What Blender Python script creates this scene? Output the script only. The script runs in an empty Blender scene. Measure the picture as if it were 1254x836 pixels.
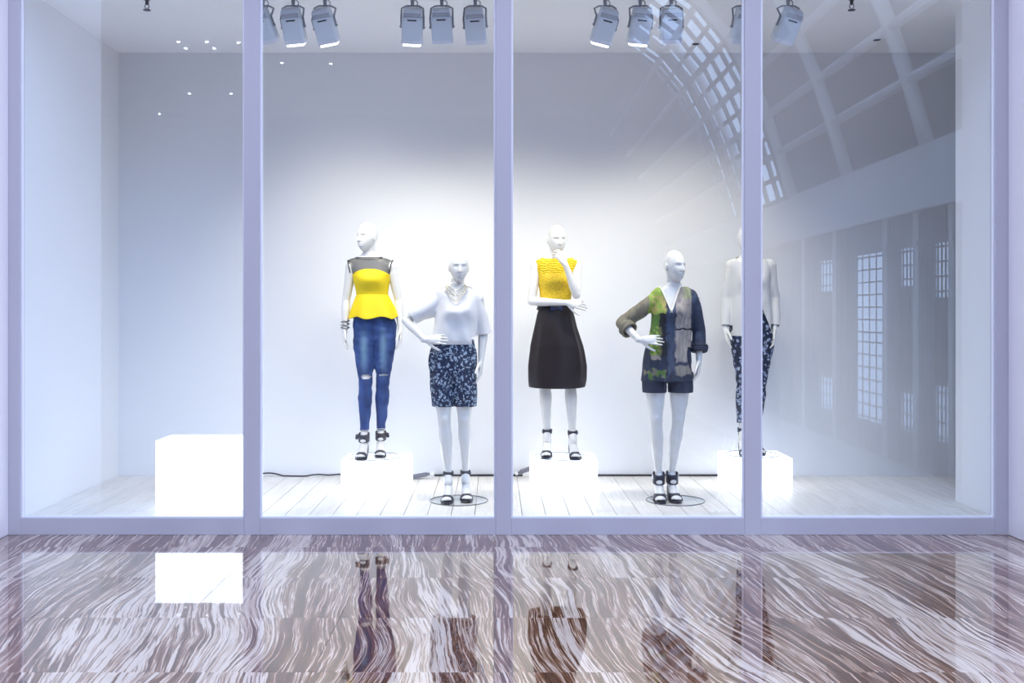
import bpy, bmesh, math, random
from mathutils import Vector, Matrix, noise
R = math.radians
random.seed(7)

# ------------------------------------------------------------------ camera, world, exposure
scene = bpy.context.scene
F = 1250.0                       # focal length in pixels of a 1254 x 836 frame
CAMZ = 1.46
cam_d = bpy.data.cameras.new('camera')
cam = bpy.data.objects.new('camera', cam_d)
scene.collection.objects.link(cam)
cam.location = (0, 0, CAMZ)
cam.rotation_euler = (R(90), 0, 0)
cam_d.sensor_width = 36.0
cam_d.lens = F / 1254 * 36
cam_d.shift_x = (627 - 605) / 1254
cam_d.shift_y = -(418 - 383) / 1254
cam_d.clip_end = 400
scene.camera = cam

world = bpy.data.worlds.new('mall_daylight')
scene.world = world
world.use_nodes = True
wb = world.node_tree.nodes['Background']
wb.inputs[0].default_value = (0.60, 0.72, 1.0, 1)
wb.inputs[1].default_value = 3.0

vs = scene.view_settings
vs.view_transform = 'Standard'
vs.look = 'None'
vs.gamma = 1
vs.use_curve_mapping = False
vs.exposure = 0.14

SPOT_W = 41.0
SPOT_COL = (1.0, 0.91, 0.72)
BOX_EMIT = 2.2

# ------------------------------------------------------------------ helpers
C = scene.collection
GY = 6.71            # glass plane
FZ = 0.08            # display floor height
CEIL = 3.663
WALLY = 8.65


def P(px, py, d):
    """place of a point seen at that pixel and standing at depth d"""
    return Vector(((px - 605) * d / F, d, CAMZ - (py - 383) * d / F))


def tag(o, label=None, cat=None, group=None, kind=None):
    if label: o['label'] = label
    if cat: o['category'] = cat
    if group: o['group'] = group
    if kind: o['kind'] = kind
    return o


def empty(name, loc=(0, 0, 0), rz=0.0):
    o = bpy.data.objects.new(name, None)
    C.objects.link(o)
    o.location = loc
    o.rotation_euler = (0, 0, rz)
    o.empty_display_size = 0.05
    return o


def link_mesh(name, me, mat, parent=None, loc=None):
    o = bpy.data.objects.new(name, me)
    C.objects.link(o)
    if mat is not None and not me.materials:
        me.materials.append(mat)
    if parent is not None:
        o.parent = parent
    if loc is not None:
        o.location = loc
    return o


class MB:
    """collects geometry for one mesh"""
    def __init__(self):
        self.v = []
        self.f = []

    def box(self, a, b):
        x0, y0, z0 = a; x1, y1, z1 = b
        n = len(self.v)
        self.v += [(x0, y0, z0), (x1, y0, z0), (x1, y1, z0), (x0, y1, z0),
                   (x0, y0, z1), (x1, y0, z1), (x1, y1, z1), (x0, y1, z1)]
        for q in ((0, 3, 2, 1), (4, 5, 6, 7), (0, 1, 5, 4), (1, 2, 6, 5), (2, 3, 7, 6), (3, 0, 4, 7)):
            self.f.append([n + i for i in q])
        return self

    def rings(self, rings, cap=True, closed=True):
        n0 = len(self.v)
        k = len(rings[0])
        for r in rings:
            self.v += [tuple(p) for p in r]
        for i in range(len(rings) - 1):
            for j in range(k if closed else k - 1):
                a = n0 + i * k + j
                b = n0 + i * k + (j + 1) % k
                self.f.append([a, b, b + k, a + k])
        if cap:
            self.f.append([n0 + j for j in reversed(range(k))])
            m = n0 + (len(rings) - 1) * k
            self.f.append([m + j for j in range(k)])
        return self

    def seg(self, a, b, prof, n=16, flat=None, squash=1.0, cap=True):
        """straight limb from a to b, prof = [(t, radius)], rounded ends; flat = direction squeezed by squash"""
        a = Vector(a); b = Vector(b)
        d = (b - a); L = d.length; d.normalize()
        ref = Vector(flat) if flat is not None else (Vector((0, 1, 0)) if abs(d.y) < 0.9 else Vector((1, 0, 0)))
        w = (ref - d * ref.dot(d)).normalized()
        u = d.cross(w).normalized()
        rows = []
        r0 = prof[0][1]; r1 = prof[-1][1]
        if cap:
            for k in (80, 55, 30):
                rows.append((-r0 * math.sin(R(k)), r0 * math.cos(R(k))))
        for (t0, p0), (t1, p1) in zip(prof[:-1], prof[1:]):
            for s in range(4):
                q = s / 4
                e = q * q * (3 - 2 * q)
                rows.append(((t0 + (t1 - t0) * q) * L, p0 + (p1 - p0) * e))
        rows.append((L, r1))
        if cap:
            for k in (30, 55, 80):
                rows.append((L + r1 * math.sin(R(k)), r1 * math.cos(R(k))))
        rings = []
        for t, r in rows:
            c = a + d * t
            rings.append([c + u * (r * math.cos(2 * math.pi * j / n)) + w * (r * squash * math.sin(2 * math.pi * j / n)) for j in range(n)])
        return self.rings(rings, cap=cap)

    def tube(self, pts, r, n=8, cap=True, closed=False):
        pts = [Vector(p) for p in pts]
        rings = []
        m = len(pts)
        w = None
        for i, p in enumerate(pts):
            if closed:
                d = pts[(i + 1) % m] - pts[i - 1]
            else:
                d = pts[min(i + 1, m - 1)] - pts[max(i - 1, 0)]
            d.normalize()
            if w is None:
                w = Vector((0, 0, 1)) if abs(d.z) < 0.9 else Vector((1, 0, 0))
            w = (w - d * w.dot(d)).normalized()
            u = d.cross(w)
            rr = r[i] if isinstance(r, (list, tuple)) else r
            rings.append([p + u * (rr * math.cos(2 * math.pi * j / n)) + w * (rr * math.sin(2 * math.pi * j / n)) for j in range(n)])
        if closed:
            rings.append(rings[0])
            cap = False
        return self.rings(rings, cap=cap)

    def ball(self, c, r, n=16, m=10, mat=None):
        c = Vector(c)
        if not isinstance(r, (tuple, list)): r = (r, r, r)
        rings = []
        for i in range(m + 1):
            a = math.pi * (i + 0.02) / (m + 0.04) - math.pi / 2
            ring = []
            for j in range(n):
                t = 2 * math.pi * j / n
                p = Vector((r[0] * math.cos(a) * math.cos(t), r[1] * math.cos(a) * math.sin(t), r[2] * math.sin(a)))
                if mat is not None: p = mat @ p
                ring.append(c + p)
            rings.append(ring)
        return self.rings(rings)

    def disc(self, c, r, h, n=48, r2=None):
        c = Vector(c)
        r2 = r if r2 is None else r2
        lo = [c + Vector((r * math.cos(2 * math.pi * j / n), r * math.sin(2 * math.pi * j / n), 0)) for j in range(n)]
        hi = [c + Vector((r2 * math.cos(2 * math.pi * j / n), r2 * math.sin(2 * math.pi * j / n), h)) for j in range(n)]
        return self.rings([lo, hi])

    def xform(self, M, start=0):
        self.v[start:] = [tuple(M @ Vector(p)) for p in self.v[start:]]
        return self

    def mesh(self, name, smooth=False):
        me = bpy.data.meshes.new(name)
        me.from_pydata(self.v, [], self.f)
        me.validate()
        if smooth:
            me.polygons.foreach_set('use_smooth', [True] * len(me.polygons))
        return me

    def build(self, name, mat, parent=None, smooth=False, loc=None, bevel=0.0, solid=0.0):
        o = link_mesh(name, self.mesh(name, smooth), mat, parent, loc)
        if solid:
            s = o.modifiers.new('thickness', 'SOLIDIFY'); s.thickness = solid; s.offset = 0
        if bevel:
            b = o.modifiers.new('bevel', 'BEVEL'); b.width = bevel; b.segments = 2; b.limit_method = 'ANGLE'
        return o


def remeshed(mb, voxel=0.005, smooth=6, fac=0.5):
    """one continuous surface around the union of the pieces in mb"""
    me = mb.mesh('tmp')
    o = bpy.data.objects.new('tmp', me)
    C.objects.link(o)
    m = o.modifiers.new('r', 'REMESH'); m.mode = 'VOXEL'; m.voxel_size = voxel; m.adaptivity = 0
    if smooth:
        s = o.modifiers.new('s', 'SMOOTH'); s.factor = fac; s.iterations = smooth
    dg = bpy.context.evaluated_depsgraph_get()
    ev = o.evaluated_get(dg)
    out = bpy.data.meshes.new_from_object(ev)
    bpy.data.objects.remove(o)
    bpy.data.meshes.remove(me)
    return out


def cut(bm, planes, near=None):
    """remove what lies on the outer side of ALL the planes (co, normal), inside the ball near=(centre, radius)"""
    def geom():
        if near is None:
            return bm.verts[:] + bm.edges[:] + bm.faces[:]
        c, r = Vector(near[0]), near[1]
        fs = [f for f in bm.faces if (f.calc_center_median() - c).length < r]
        es = {e for f in fs for e in f.edges}
        vv = {v for f in fs for v in f.verts}
        return list(vv) + list(es) + fs
    for co, no in planes:
        bmesh.ops.bisect_plane(bm, geom=geom(), dist=1e-5, plane_co=Vector(co), plane_no=Vector(no))
    kill = []
    for f in bm.faces:
        c = f.calc_center_median()
        if near is not None and (c - Vector(near[0])).length >= near[1]:
            continue
        if all((c - Vector(co)).dot(Vector(no)) > 0 for co, no in planes):
            kill.append(f)
    bmesh.ops.delete(bm, geom=kill, context='FACES')


def wrinkle(bm, amp, scale, seed=0.0, stretch=(1, 1, 1), where=None):
    bm.normal_update()
    for v in bm.verts:
        p = v.co
        q = Vector((p.x * stretch[0], p.y * stretch[1], p.z * stretch[2])) * scale + Vector((seed, seed * 1.7, -seed))
        a = amp if where is None else amp * where(p)
        v.co = p + v.normal * (a * noise.noise(q))


def garment(name, mb, mat, parent, cuts=(), voxel=0.006, smooth=8, wr=None, thick=0.004, post=None):
    me = remeshed(mb, voxel, smooth)
    bm = bmesh.new(); bm.from_mesh(me)
    if wr: wrinkle(bm, *wr)
    for c in cuts:
        cut(bm, c[0], c[1] if len(c) > 1 else None)
    if post: post(bm)
    for f in bm.faces: f.smooth = True
    bm.to_mesh(me); bm.free()
    me.name = name
    o = link_mesh(name, me, mat, parent)
    s = o.modifiers.new('thickness', 'SOLIDIFY'); s.thickness = thick; s.offset = -1
    return o


# ------------------------------------------------------------------ materials
def new_mat(name):
    m = bpy.data.materials.new(name)
    m.use_nodes = True
    return m, m.node_tree, m.node_tree.nodes['Principled BSDF']


def plain(name, col, rough=0.5, metal=0.0, coat=0.0, bump=0.0, bscale=60, var=0.0, vscale=4.0, spec=0.5):
    m, nt, b = new_mat(name)
    b.inputs['Base Color'].default_value = (*col, 1)
    b.inputs['Roughness'].default_value = rough
    b.inputs['Metallic'].default_value = metal
    b.inputs['Coat Weight'].default_value = coat
    b.inputs['Coat Roughness'].default_value = 0.08
    b.inputs['Specular IOR Level'].default_value = spec
    tc = nt.nodes.new('ShaderNodeTexCoord')
    if var:
        n = nt.nodes.new('ShaderNodeTexNoise'); n.inputs['Scale'].default_value = vscale; n.inputs['Detail'].default_value = 5
        nt.links.new(tc.outputs['Object'], n.inputs['Vector'])
        mx = nt.nodes.new('ShaderNodeMix'); mx.data_type = 'RGBA'
        mx.inputs[6].default_value = (*[c * (1 - var) for c in col], 1)
        mx.inputs[7].default_value = (*[min(1, c * (1 + var)) for c in col], 1)
        nt.links.new(n.outputs['Fac'], mx.inputs[0]); nt.links.new(mx.outputs[2], b.inputs['Base Color'])
    if bump:
        n = nt.nodes.new('ShaderNodeTexNoise'); n.inputs['Scale'].default_value = bscale; n.inputs['Detail'].default_value = 4
        nt.links.new(tc.outputs['Object'], n.inputs['Vector'])
        bp = nt.nodes.new('ShaderNodeBump'); bp.inputs['Strength'].default_value = bump; bp.inputs['Distance'].default_value = 0.01
        nt.links.new(n.outputs['Fac'], bp.inputs['Height']); nt.links.new(bp.outputs['Normal'], b.inputs['Normal'])
    return m


def emit(name, col, s):
    m, nt, b = new_mat(name)
    b.inputs['Base Color'].default_value = (0.9, 0.9, 0.9, 1)
    b.inputs['Emission Color'].default_value = (*col, 1)
    b.inputs['Emission Strength'].default_value = s
    return m


def glass_mat(name, tint=(0.955, 0.975, 1.0), f0=0.06, rough=0.0, graze=1.0):
    m = bpy.data.materials.new(name); m.use_nodes = True
    nt = m.node_tree; nt.nodes.clear()
    out = nt.nodes.new('ShaderNodeOutputMaterial')
    mix = nt.nodes.new('ShaderNodeMixShader')
    tr = nt.nodes.new('ShaderNodeBsdfTransparent'); tr.inputs[0].default_value = (*tint, 1)
    gl = nt.nodes.new('ShaderNodeBsdfGlossy'); gl.inputs[0].default_value = (0.78, 0.90, 1.0, 1); gl.inputs['Roughness'].default_value = rough
    lw = nt.nodes.new('ShaderNodeLayerWeight'); lw.inputs[0].default_value = 0.5
    pw = nt.nodes.new('ShaderNodeMath'); pw.operation = 'POWER'; pw.inputs[1].default_value = 5
    ma = nt.nodes.new('ShaderNodeMath'); ma.operation = 'MULTIPLY_ADD'; ma.inputs[1].default_value = (1 - f0) * graze; ma.inputs[2].default_value = f0
    nt.links.new(lw.outputs['Facing'], pw.inputs[0]); nt.links.new(pw.outputs[0], ma.inputs[0])
    nt.links.new(ma.outputs[0], mix.inputs[0]); nt.links.new(tr.outputs[0], mix.inputs[1]); nt.links.new(gl.outputs[0], mix.inputs[2])
    nt.links.new(mix.outputs[0], out.inputs[0])
    return m


def sheer(name, col, alpha, rough=0.8, weave=None):
    m, nt, b = new_mat(name)
    b.inputs['Base Color'].default_value = (*col, 1)
    b.inputs['Roughness'].default_value = rough
    b.inputs['Alpha'].default_value = alpha
    if weave:
        tc = nt.nodes.new('ShaderNodeTexCoord')
        v = nt.nodes.new('ShaderNodeTexVoronoi'); v.inputs['Scale'].default_value = weave
        nt.links.new(tc.outputs['Object'], v.inputs['Vector'])
        mr = nt.nodes.new('ShaderNodeMapRange'); mr.inputs[1].default_value = 0.1; mr.inputs[2].default_value = 0.7
        mr.inputs[3].default_value = alpha - 0.2; mr.inputs[4].default_value = min(1, alpha + 0.3)
        nt.links.new(v.outputs['Distance'], mr.inputs[0]); nt.links.new(mr.outputs[0], b.inputs['Alpha'])
    return m


def ramp(nt, stops, interp='LINEAR'):
    r = nt.nodes.new('ShaderNodeValToRGB')
    r.color_ramp.interpolation = interp
    e = r.color_ramp.elements
    while len(e) < len(stops): e.new(0.5)
    for el, (p, c) in zip(e, stops):
        el.position = p; el.color = (*c, 1)
    return r


def marble_mat():
    m, nt, b = new_mat('polished_marble')
    N = nt.nodes.new; Lk = nt.links.new
    def math_(op, a=None, bb=None, c=None):
        n = N('ShaderNodeMath'); n.operation = op
        for k, v in enumerate((a, bb, c)):
            if v is None: continue
            if isinstance(v, (int, float)): n.inputs[k].default_value = v
            else: Lk(v, n.inputs[k])
        return n.outputs[0]
    def noise_(vec, scale, detail, rough=0.5):
        n = N('ShaderNodeTexNoise'); n.inputs['Scale'].default_value = scale; n.inputs['Detail'].default_value = detail; n.inputs['Roughness'].default_value = rough
        Lk(vec, n.inputs['Vector']); return n.outputs['Fac']
    def xyz(x, y):
        n = N('ShaderNodeCombineXYZ'); Lk(x, n.inputs[0]); Lk(y, n.inputs[1]); return n.outputs[0]
    geo = N('ShaderNodeNewGeometry'); oi = N('ShaderNodeObjectInfo')
    rnd = oi.outputs['Random']
    # every tile is cut from another place of the slab and turned a little
    rot = N('ShaderNodeVectorRotate'); rot.rotation_type = 'Z_AXIS'
    rot.inputs['Angle'].default_value = -0.10
    Lk(geo.outputs['Position'], rot.inputs['Vector'])
    sx = N('ShaderNodeSeparateXYZ'); Lk(rot.outputs[0], sx.inputs[0])
    x = math_('MULTIPLY_ADD', rnd, 0.20, sx.outputs[0]); y = math_('MULTIPLY_ADD', rnd, 0.5, sx.outputs[1])
    slow = noise_(xyz(x, math_('MULTIPLY', y, 0.6)), 0.75, 2)
    mid = noise_(xyz(x, math_('MULTIPLY', y, 0.7)), 8.0, 3)
    fine = noise_(xyz(x, y), 26.0, 3)
    u = math_('MULTIPLY_ADD', slow, 0.62, x)
    u = math_('MULTIPLY_ADD', mid, 0.020, u)
    u = math_('MULTIPLY_ADD', fine, 0.0035, u)
    yb_ = math_('MULTIPLY', y, 0.022)
    v1 = xyz(u, yb_)
    bands = noise_(v1, 2.9, 2, 0.5)
    strip = noise_(v1, 16.0, 3, 0.6)
    hair = noise_(xyz(u, math_('MULTIPLY', y, 0.026)), 66.0, 3, 0.6)
    f = math_('MULTIPLY_ADD', bands, 1.25, -0.625)
    f = math_('ADD', f, math_('MULTIPLY_ADD', strip, 0.80, -0.400))
    f = math_('ADD', f, math_('MULTIPLY_ADD', hair, 0.42, -0.210))
    f = math_('ADD', f, 0.5)
    dk, br, tn, cr, wh = (0.050, 0.018, 0.008), (0.140, 0.056, 0.026), (0.25, 0.130, 0.078), (0.39, 0.270, 0.200), (0.56, 0.455, 0.385)
    rp = ramp(nt, [(0.00, dk), (0.12, br), (0.18, tn), (0.21, cr), (0.24, br), (0.31, dk), (0.36, br), (0.41, tn), (0.435, wh), (0.46, tn), (0.50, br),
                   (0.535, dk), (0.56, tn), (0.60, wh), (0.66, wh), (0.685, br), (0.71, cr), (0.78, wh), (0.84, tn), (0.87, wh), (0.95, cr)])
    Lk(f, rp.inputs[0])
    cl = N('ShaderNodeMix'); cl.data_type = 'RGBA'; cl.blend_type = 'DARKEN'; cl.inputs[0].default_value = 1.0
    Lk(rp.outputs[0], cl.inputs[6]); cl.inputs[7].default_value = (0.86, 0.78, 0.72, 1)
    Lk(cl.outputs[2], b.inputs['Base Color'])
    b.inputs['Roughness'].default_value = 0.03
    b.inputs['IOR'].default_value = 1.55
    b.inputs['Coat Weight'].default_value = 0.7
    b.inputs['Coat IOR'].default_value = 1.6
    b.inputs['Coat Roughness'].default_value = 0.01
    bn = N('ShaderNodeTexNoise'); bn.inputs['Scale'].default_value = 3.0
    Lk(geo.outputs['Position'], bn.inputs['Vector'])
    bp = N('ShaderNodeBump'); bp.inputs['Strength'].default_value = 0.02; bp.inputs['Distance'].default_value = 0.02
    Lk(bn.outputs['Fac'], bp.inputs['Height']); Lk(bp.outputs['Normal'], b.inputs['Normal'])
    return m


def wood_mat():
    m, nt, b = new_mat('whitewashed_wood')
    N = nt.nodes.new; Lk = nt.links.new
    geo = N('ShaderNodeNewGeometry'); oi = N('ShaderNodeObjectInfo')
    off = N('ShaderNodeCombineXYZ'); k = N('ShaderNodeMath'); k.operation = 'MULTIPLY'; k.inputs[1].default_value = 37
    Lk(oi.outputs['Random'], k.inputs[0]); Lk(k.outputs[0], off.inputs[1])
    add = N('ShaderNodeVectorMath'); add.operation = 'ADD'
    Lk(geo.outputs['Position'], add.inputs[0]); Lk(off.outputs[0], add.inputs[1])
    mp = N('ShaderNodeMapping'); mp.inputs['Scale'].default_value = (30, 1.6, 1)
    Lk(add.outputs[0], mp.inputs[0])
    n = N('ShaderNodeTexNoise'); n.inputs['Scale'].default_value = 1.5; n.inputs['Detail'].default_value = 6
    Lk(mp.outputs[0], n.inputs['Vector'])
    r = ramp(nt, [(0.3, (0.72, 0.69, 0.64)), (0.5, (0.82, 0.79, 0.74)), (0.7, (0.86, 0.84, 0.80))])
    Lk(n.outputs['Fac'], r.inputs[0])
    hs = N('ShaderNodeHueSaturation')
    v = N('ShaderNodeMath'); v.operation = 'MULTIPLY_ADD'; v.inputs[1].default_value = 0.10; v.inputs[2].default_value = 0.92
    Lk(oi.outputs['Random'], v.inputs[0]); Lk(v.outputs[0], hs.inputs['Value'])
    Lk(r.outputs[0], hs.inputs['Color']); Lk(hs.outputs[0], b.inputs['Base Color'])
    b.inputs['Roughness'].default_value = 0.42
    return m


def floral_mat(name, scale, dark, mid, light):
    m, nt, b = new_mat(name)
    N = nt.nodes.new; Lk = nt.links.new
    tc = N('ShaderNodeTexCoord')
    nz = N('ShaderNodeTexNoise'); nz.inputs['Scale'].default_value = scale * 0.9; nz.inputs['Detail'].default_value = 3
    Lk(tc.outputs['Object'], nz.inputs['Vector'])
    mx = N('ShaderNodeMix'); mx.data_type = 'VECTOR'; mx.inputs[0].default_value = 0.045
    Lk(tc.outputs['Object'], mx.inputs[4]); Lk(nz.outputs['Color'], mx.inputs[5])
    v = N('ShaderNodeTexVoronoi'); v.inputs['Scale'].default_value = scale; v.feature = 'F1'
    Lk(mx.outputs[1], v.inputs['Vector'])
    r = ramp(nt, [(0.0, light), (0.22, mid), (0.34, light), (0.42, mid), (0.5, dark)], 'LINEAR')
    Lk(v.outputs['Distance'], r.inputs[0])
    v2 = N('ShaderNodeTexNoise'); v2.inputs['Scale'].default_value = scale * 1.3; v2.inputs['Detail'].default_value = 2
    Lk(tc.outputs['Object'], v2.inputs['Vector'])
    r2 = ramp(nt, [(0.40, (0, 0, 0)), (0.48, (1, 1, 1))])
    Lk(v2.outputs['Fac'], r2.inputs[0])
    mc = N('ShaderNodeMix'); mc.data_type = 'RGBA'
    Lk(r2.outputs[0], mc.inputs[0]); mc.inputs[6].default_value = (*dark, 1); Lk(r.outputs[0], mc.inputs[7])
    Lk(mc.outputs[2], b.inputs['Base Color'])
    b.inputs['Roughness'].default_value = 0.75
    return m


def denim_mat():
    m, nt, b = new_mat('faded_denim')
    N = nt.nodes.new; Lk = nt.links.new
    tc = N('ShaderNodeTexCoord')
    # worn pale zones down the front of both thighs
    s = N('ShaderNodeSeparateXYZ'); Lk(tc.outputs['Object'], s.inputs[0])
    ax = N('ShaderNodeMath'); ax.operation = 'ABSOLUTE'; Lk(s.outputs[0], ax.inputs[0])
    d1 = N('ShaderNodeMapRange'); d1.inputs[1].default_value = 0.0; d1.inputs[2].default_value = 0.045; d1.interpolation_type = 'SMOOTHSTEP'
    sub = N('ShaderNodeMath'); sub.operation = 'SUBTRACT'; sub.inputs[1].default_value = 0.075
    Lk(ax.outputs[0], sub.inputs[0])
    ab2 = N('ShaderNodeMath'); ab2.operation = 'ABSOLUTE'; Lk(sub.outputs[0], ab2.inputs[0])
    Lk(ab2.outputs[0], d1.inputs[0]); d1.inputs[3].default_value = 1; d1.inputs[4].default_value = 0
    zz = N('ShaderNodeMath'); zz.operation = 'SUBTRACT'; zz.inputs[1].default_value = 0.84; Lk(s.outputs[2], zz.inputs[0])
    za = N('ShaderNodeMath'); za.operation = 'ABSOLUTE'; Lk(zz.outputs[0], za.inputs[0])
    d2 = N('ShaderNodeMapRange'); d2.inputs[1].default_value = 0.02; d2.inputs[2].default_value = 0.24; d2.inputs[3].default_value = 1; d2.inputs[4].default_value = 0; d2.interpolation_type = 'SMOOTHSTEP'
    Lk(za.outputs[0], d2.inputs[0])
    fr = N('ShaderNodeMath'); fr.operation = 'LESS_THAN'; fr.inputs[1].default_value = 0.0; Lk(s.outputs[1], fr.inputs[0])
    mu = N('ShaderNodeMath'); mu.operation = 'MULTIPLY'; Lk(d1.outputs[0], mu.inputs[0]); Lk(d2.outputs[0], mu.inputs[1])
    mu2 = N('ShaderNodeMath'); mu2.operation = 'MULTIPLY'; Lk(mu.outputs[0], mu2.inputs[0]); Lk(fr.outputs[0], mu2.inputs[1])
    n = N('ShaderNodeTexNoise'); n.inputs['Scale'].default_value = 14; n.inputs['Detail'].default_value = 6
    mp = N('ShaderNodeMapping'); mp.inputs['Scale'].default_value = (1, 1, 0.5); Lk(tc.outputs['Object'], mp.inputs[0]); Lk(mp.outputs[0], n.inputs['Vector'])
    r = ramp(nt, [(0.3, (0.016, 0.036, 0.13)), (0.55, (0.032, 0.075, 0.25)), (0.8, (0.07, 0.14, 0.36))])
    Lk(n.outputs['Fac'], r.inputs[0])
    mx = N('ShaderNodeMix'); mx.data_type = 'RGBA'; mx.inputs[7].default_value = (0.22, 0.38, 0.52, 1)
    k = N('ShaderNodeMath'); k.operation = 'MULTIPLY'; k.inputs[1].default_value = 0.6; Lk(mu2.outputs[0], k.inputs[0])
    Lk(k.outputs[0], mx.inputs[0]); Lk(r.outputs[0], mx.inputs[6]); Lk(mx.outputs[2], b.inputs['Base Color'])
    b.inputs['Roughness'].default_value = 0.8
    return m


def print_mat():
    m, nt, b = new_mat('painted_print_cloth')
    N = nt.nodes.new; Lk = nt.links.new
    at = N('ShaderNodeVertexColor'); at.layer_name = 'print'
    tc = N('ShaderNodeTexCoord')
    mp = N('ShaderNodeMapping'); mp.inputs['Scale'].default_value = (60, 60, 9); Lk(tc.outputs['Object'], mp.inputs[0])
    n = N('ShaderNodeTexNoise'); n.inputs['Scale'].default_value = 1; n.inputs['Detail'].default_value = 3; Lk(mp.outputs[0], n.inputs['Vector'])
    mr = N('ShaderNodeMapRange'); mr.inputs[1].default_value = 0.3; mr.inputs[2].default_value = 0.7; mr.inputs[3].default_value = 0.75; mr.inputs[4].default_value = 1.2
    Lk(n.outputs['Fac'], mr.inputs[0])
    hs = N('ShaderNodeHueSaturation'); Lk(at.outputs['Color'], hs.inputs['Color']); Lk(mr.outputs[0], hs.inputs['Value'])
    Lk(hs.outputs[0], b.inputs['Base Color'])
    b.inputs['Roughness'].default_value = 0.65
    return m


M = {
    'wall': plain('white_wall_paint', (0.815, 0.825, 0.85), 0.55, bump=0.04, bscale=40, var=0.01),
    'wall_side': plain('white_panel_paint', (0.87, 0.87, 0.88), 0.6, bump=0.05, bscale=30, var=0.015),
    'ceiling': plain('white_ceiling_paint', (0.92, 0.92, 0.93), 0.7),
    'frame': plain('lavender_frame_paint', (0.50, 0.475, 0.545), 0.38, var=0.015),
    'bead': plain('pale_glazing_bead', (0.80, 0.80, 0.88), 0.3),
    'outer': plain('pale_lavender_wall', (0.74, 0.69, 0.74), 0.5, var=0.02),
    'marble': marble_mat(),
    'grout': plain('grey_grout', (0.40, 0.34, 0.32), 0.6),
    'wood': wood_mat(),
    'gap': plain('dark_plank_gap', (0.10, 0.09, 0.09), 0.8),
    'glass': glass_mat('shop_glass'),
    'plate': glass_mat('base_plate_glass', (0.985, 0.99, 0.995), 0.03, graze=0.2),
    'plate_rim': plain('dark_glass_edge', (0.16, 0.18, 0.19), 0.15),
    'glow': emit('glowing_acrylic', (0.88, 0.93, 1.0), BOX_EMIT),
    'manne': plain('glossy_white_fibreglass', (0.80, 0.79, 0.755), 0.22, coat=0.5),
    'yellow': plain('yellow_knit', (0.88, 0.66, 0.002), 0.7, bump=0.1, bscale=220),
    'lace': sheer('yellow_lace', (0.95, 0.66, 0.03), 0.82, 0.7, weave=90),
    'mesh_black': sheer('black_sheer_mesh', (0.02, 0.02, 0.025), 0.54, 0.7),
    'black': plain('black_trim', (0.018, 0.018, 0.022), 0.6),
    'skirt': plain('espresso_satin', (0.016, 0.010, 0.010), 0.45, var=0.3, vscale=9, spec=0.35),
    'ribbon': plain('blue_ribbon', (0.03, 0.05, 0.16), 0.5),
    'tee': plain('white_jersey', (0.82, 0.81, 0.80), 0.85),
    'blouse': plain('pale_grey_crepe', (0.70, 0.70, 0.69), 0.85),
    'floral': floral_mat('navy_floral_print', 48, (0.014, 0.024, 0.065), (0.18, 0.27, 0.42), (0.66, 0.76, 0.82)),
    'floral2': floral_mat('navy_bold_floral_print', 30, (0.010, 0.016, 0.045), (0.14, 0.20, 0.40), (0.62, 0.68, 0.78)),
    'denim': denim_mat(),
    'thread': plain('pale_frayed_thread', (0.75, 0.73, 0.66), 0.9),
    'print': print_mat(),
    'olive': plain('olive_taupe_chiffon', (0.20, 0.18, 0.13), 0.7, var=0.15, vscale=12),
    'navy': plain('navy_crepe', (0.022, 0.030, 0.062), 0.7, var=0.2),
    'lining': plain('white_collar_lining', (0.82, 0.80, 0.74), 0.8),
    'shoe': plain('navy_black_leather', (0.020, 0.022, 0.040), 0.4),
    'shoe_grey': plain('charcoal_leather', (0.045, 0.042, 0.055), 0.45),
    'steel': plain('polished_buckle_steel', (0.75, 0.75, 0.78), 0.2, metal=1.0),
    'gold': plain('pale_gold_chain', (0.70, 0.62, 0.45), 0.25, metal=1.0),
    'silver': plain('dark_silver', (0.35, 0.34, 0.34), 0.3, metal=1.0),
    'lamp': plain('pale_blue_grey_housing', (0.74, 0.80, 0.86), 0.4),
    'lamp_arm': plain('grey_lamp_bracket', (0.36, 0.38, 0.42), 0.4, metal=0.3),
    'lamp_rim': plain('white_lamp_rim', (0.85, 0.86, 0.9), 0.3),
    'lens': emit('lit_lamp_lens', (1.0, 0.97, 0.9), 6.0),
    'dark': plain('dark_slot', (0.015, 0.018, 0.03), 0.6),
    'cable': plain('black_cable_rubber', (0.02, 0.02, 0.03), 0.5),
    'adapter': plain('grey_plastic_adapter', (0.16, 0.16, 0.20), 0.5),
    'plug': plain('white_plug_plastic', (0.8, 0.8, 0.8), 0.4),
    'brass': plain('dark_bronze_sprinkler', (0.08, 0.075, 0.09), 0.35, metal=0.6),
    'mall_wall': plain('mall_plaster', (0.80, 0.84, 0.90), 0.7),
    'mall_dark': plain('mall_dark_panel', (0.045, 0.065, 0.11), 0.6),
    'mall_mid': plain('mall_grey_joinery', (0.16, 0.20, 0.28), 0.6),
    'mall_rib': plain('mall_rib_paint', (0.78, 0.80, 0.84), 0.6),
    'mall_lamp': emit('mall_downlight_lens', (1, 1, 1), 30.0),
}

# ------------------------------------------------------------------ the mall floor
PIT = 0.74
floor = MB().box((-5.2, -2.52, -0.06), (5.2, 6.72, -0.012)).build('floor', M['grout'])
tag(floor, 'polished brown and white veined marble floor', kind='structure')
tile_mesh = {}
rows_y = [6.37 + PIT - k * PIT for k in range(13)]


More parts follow.
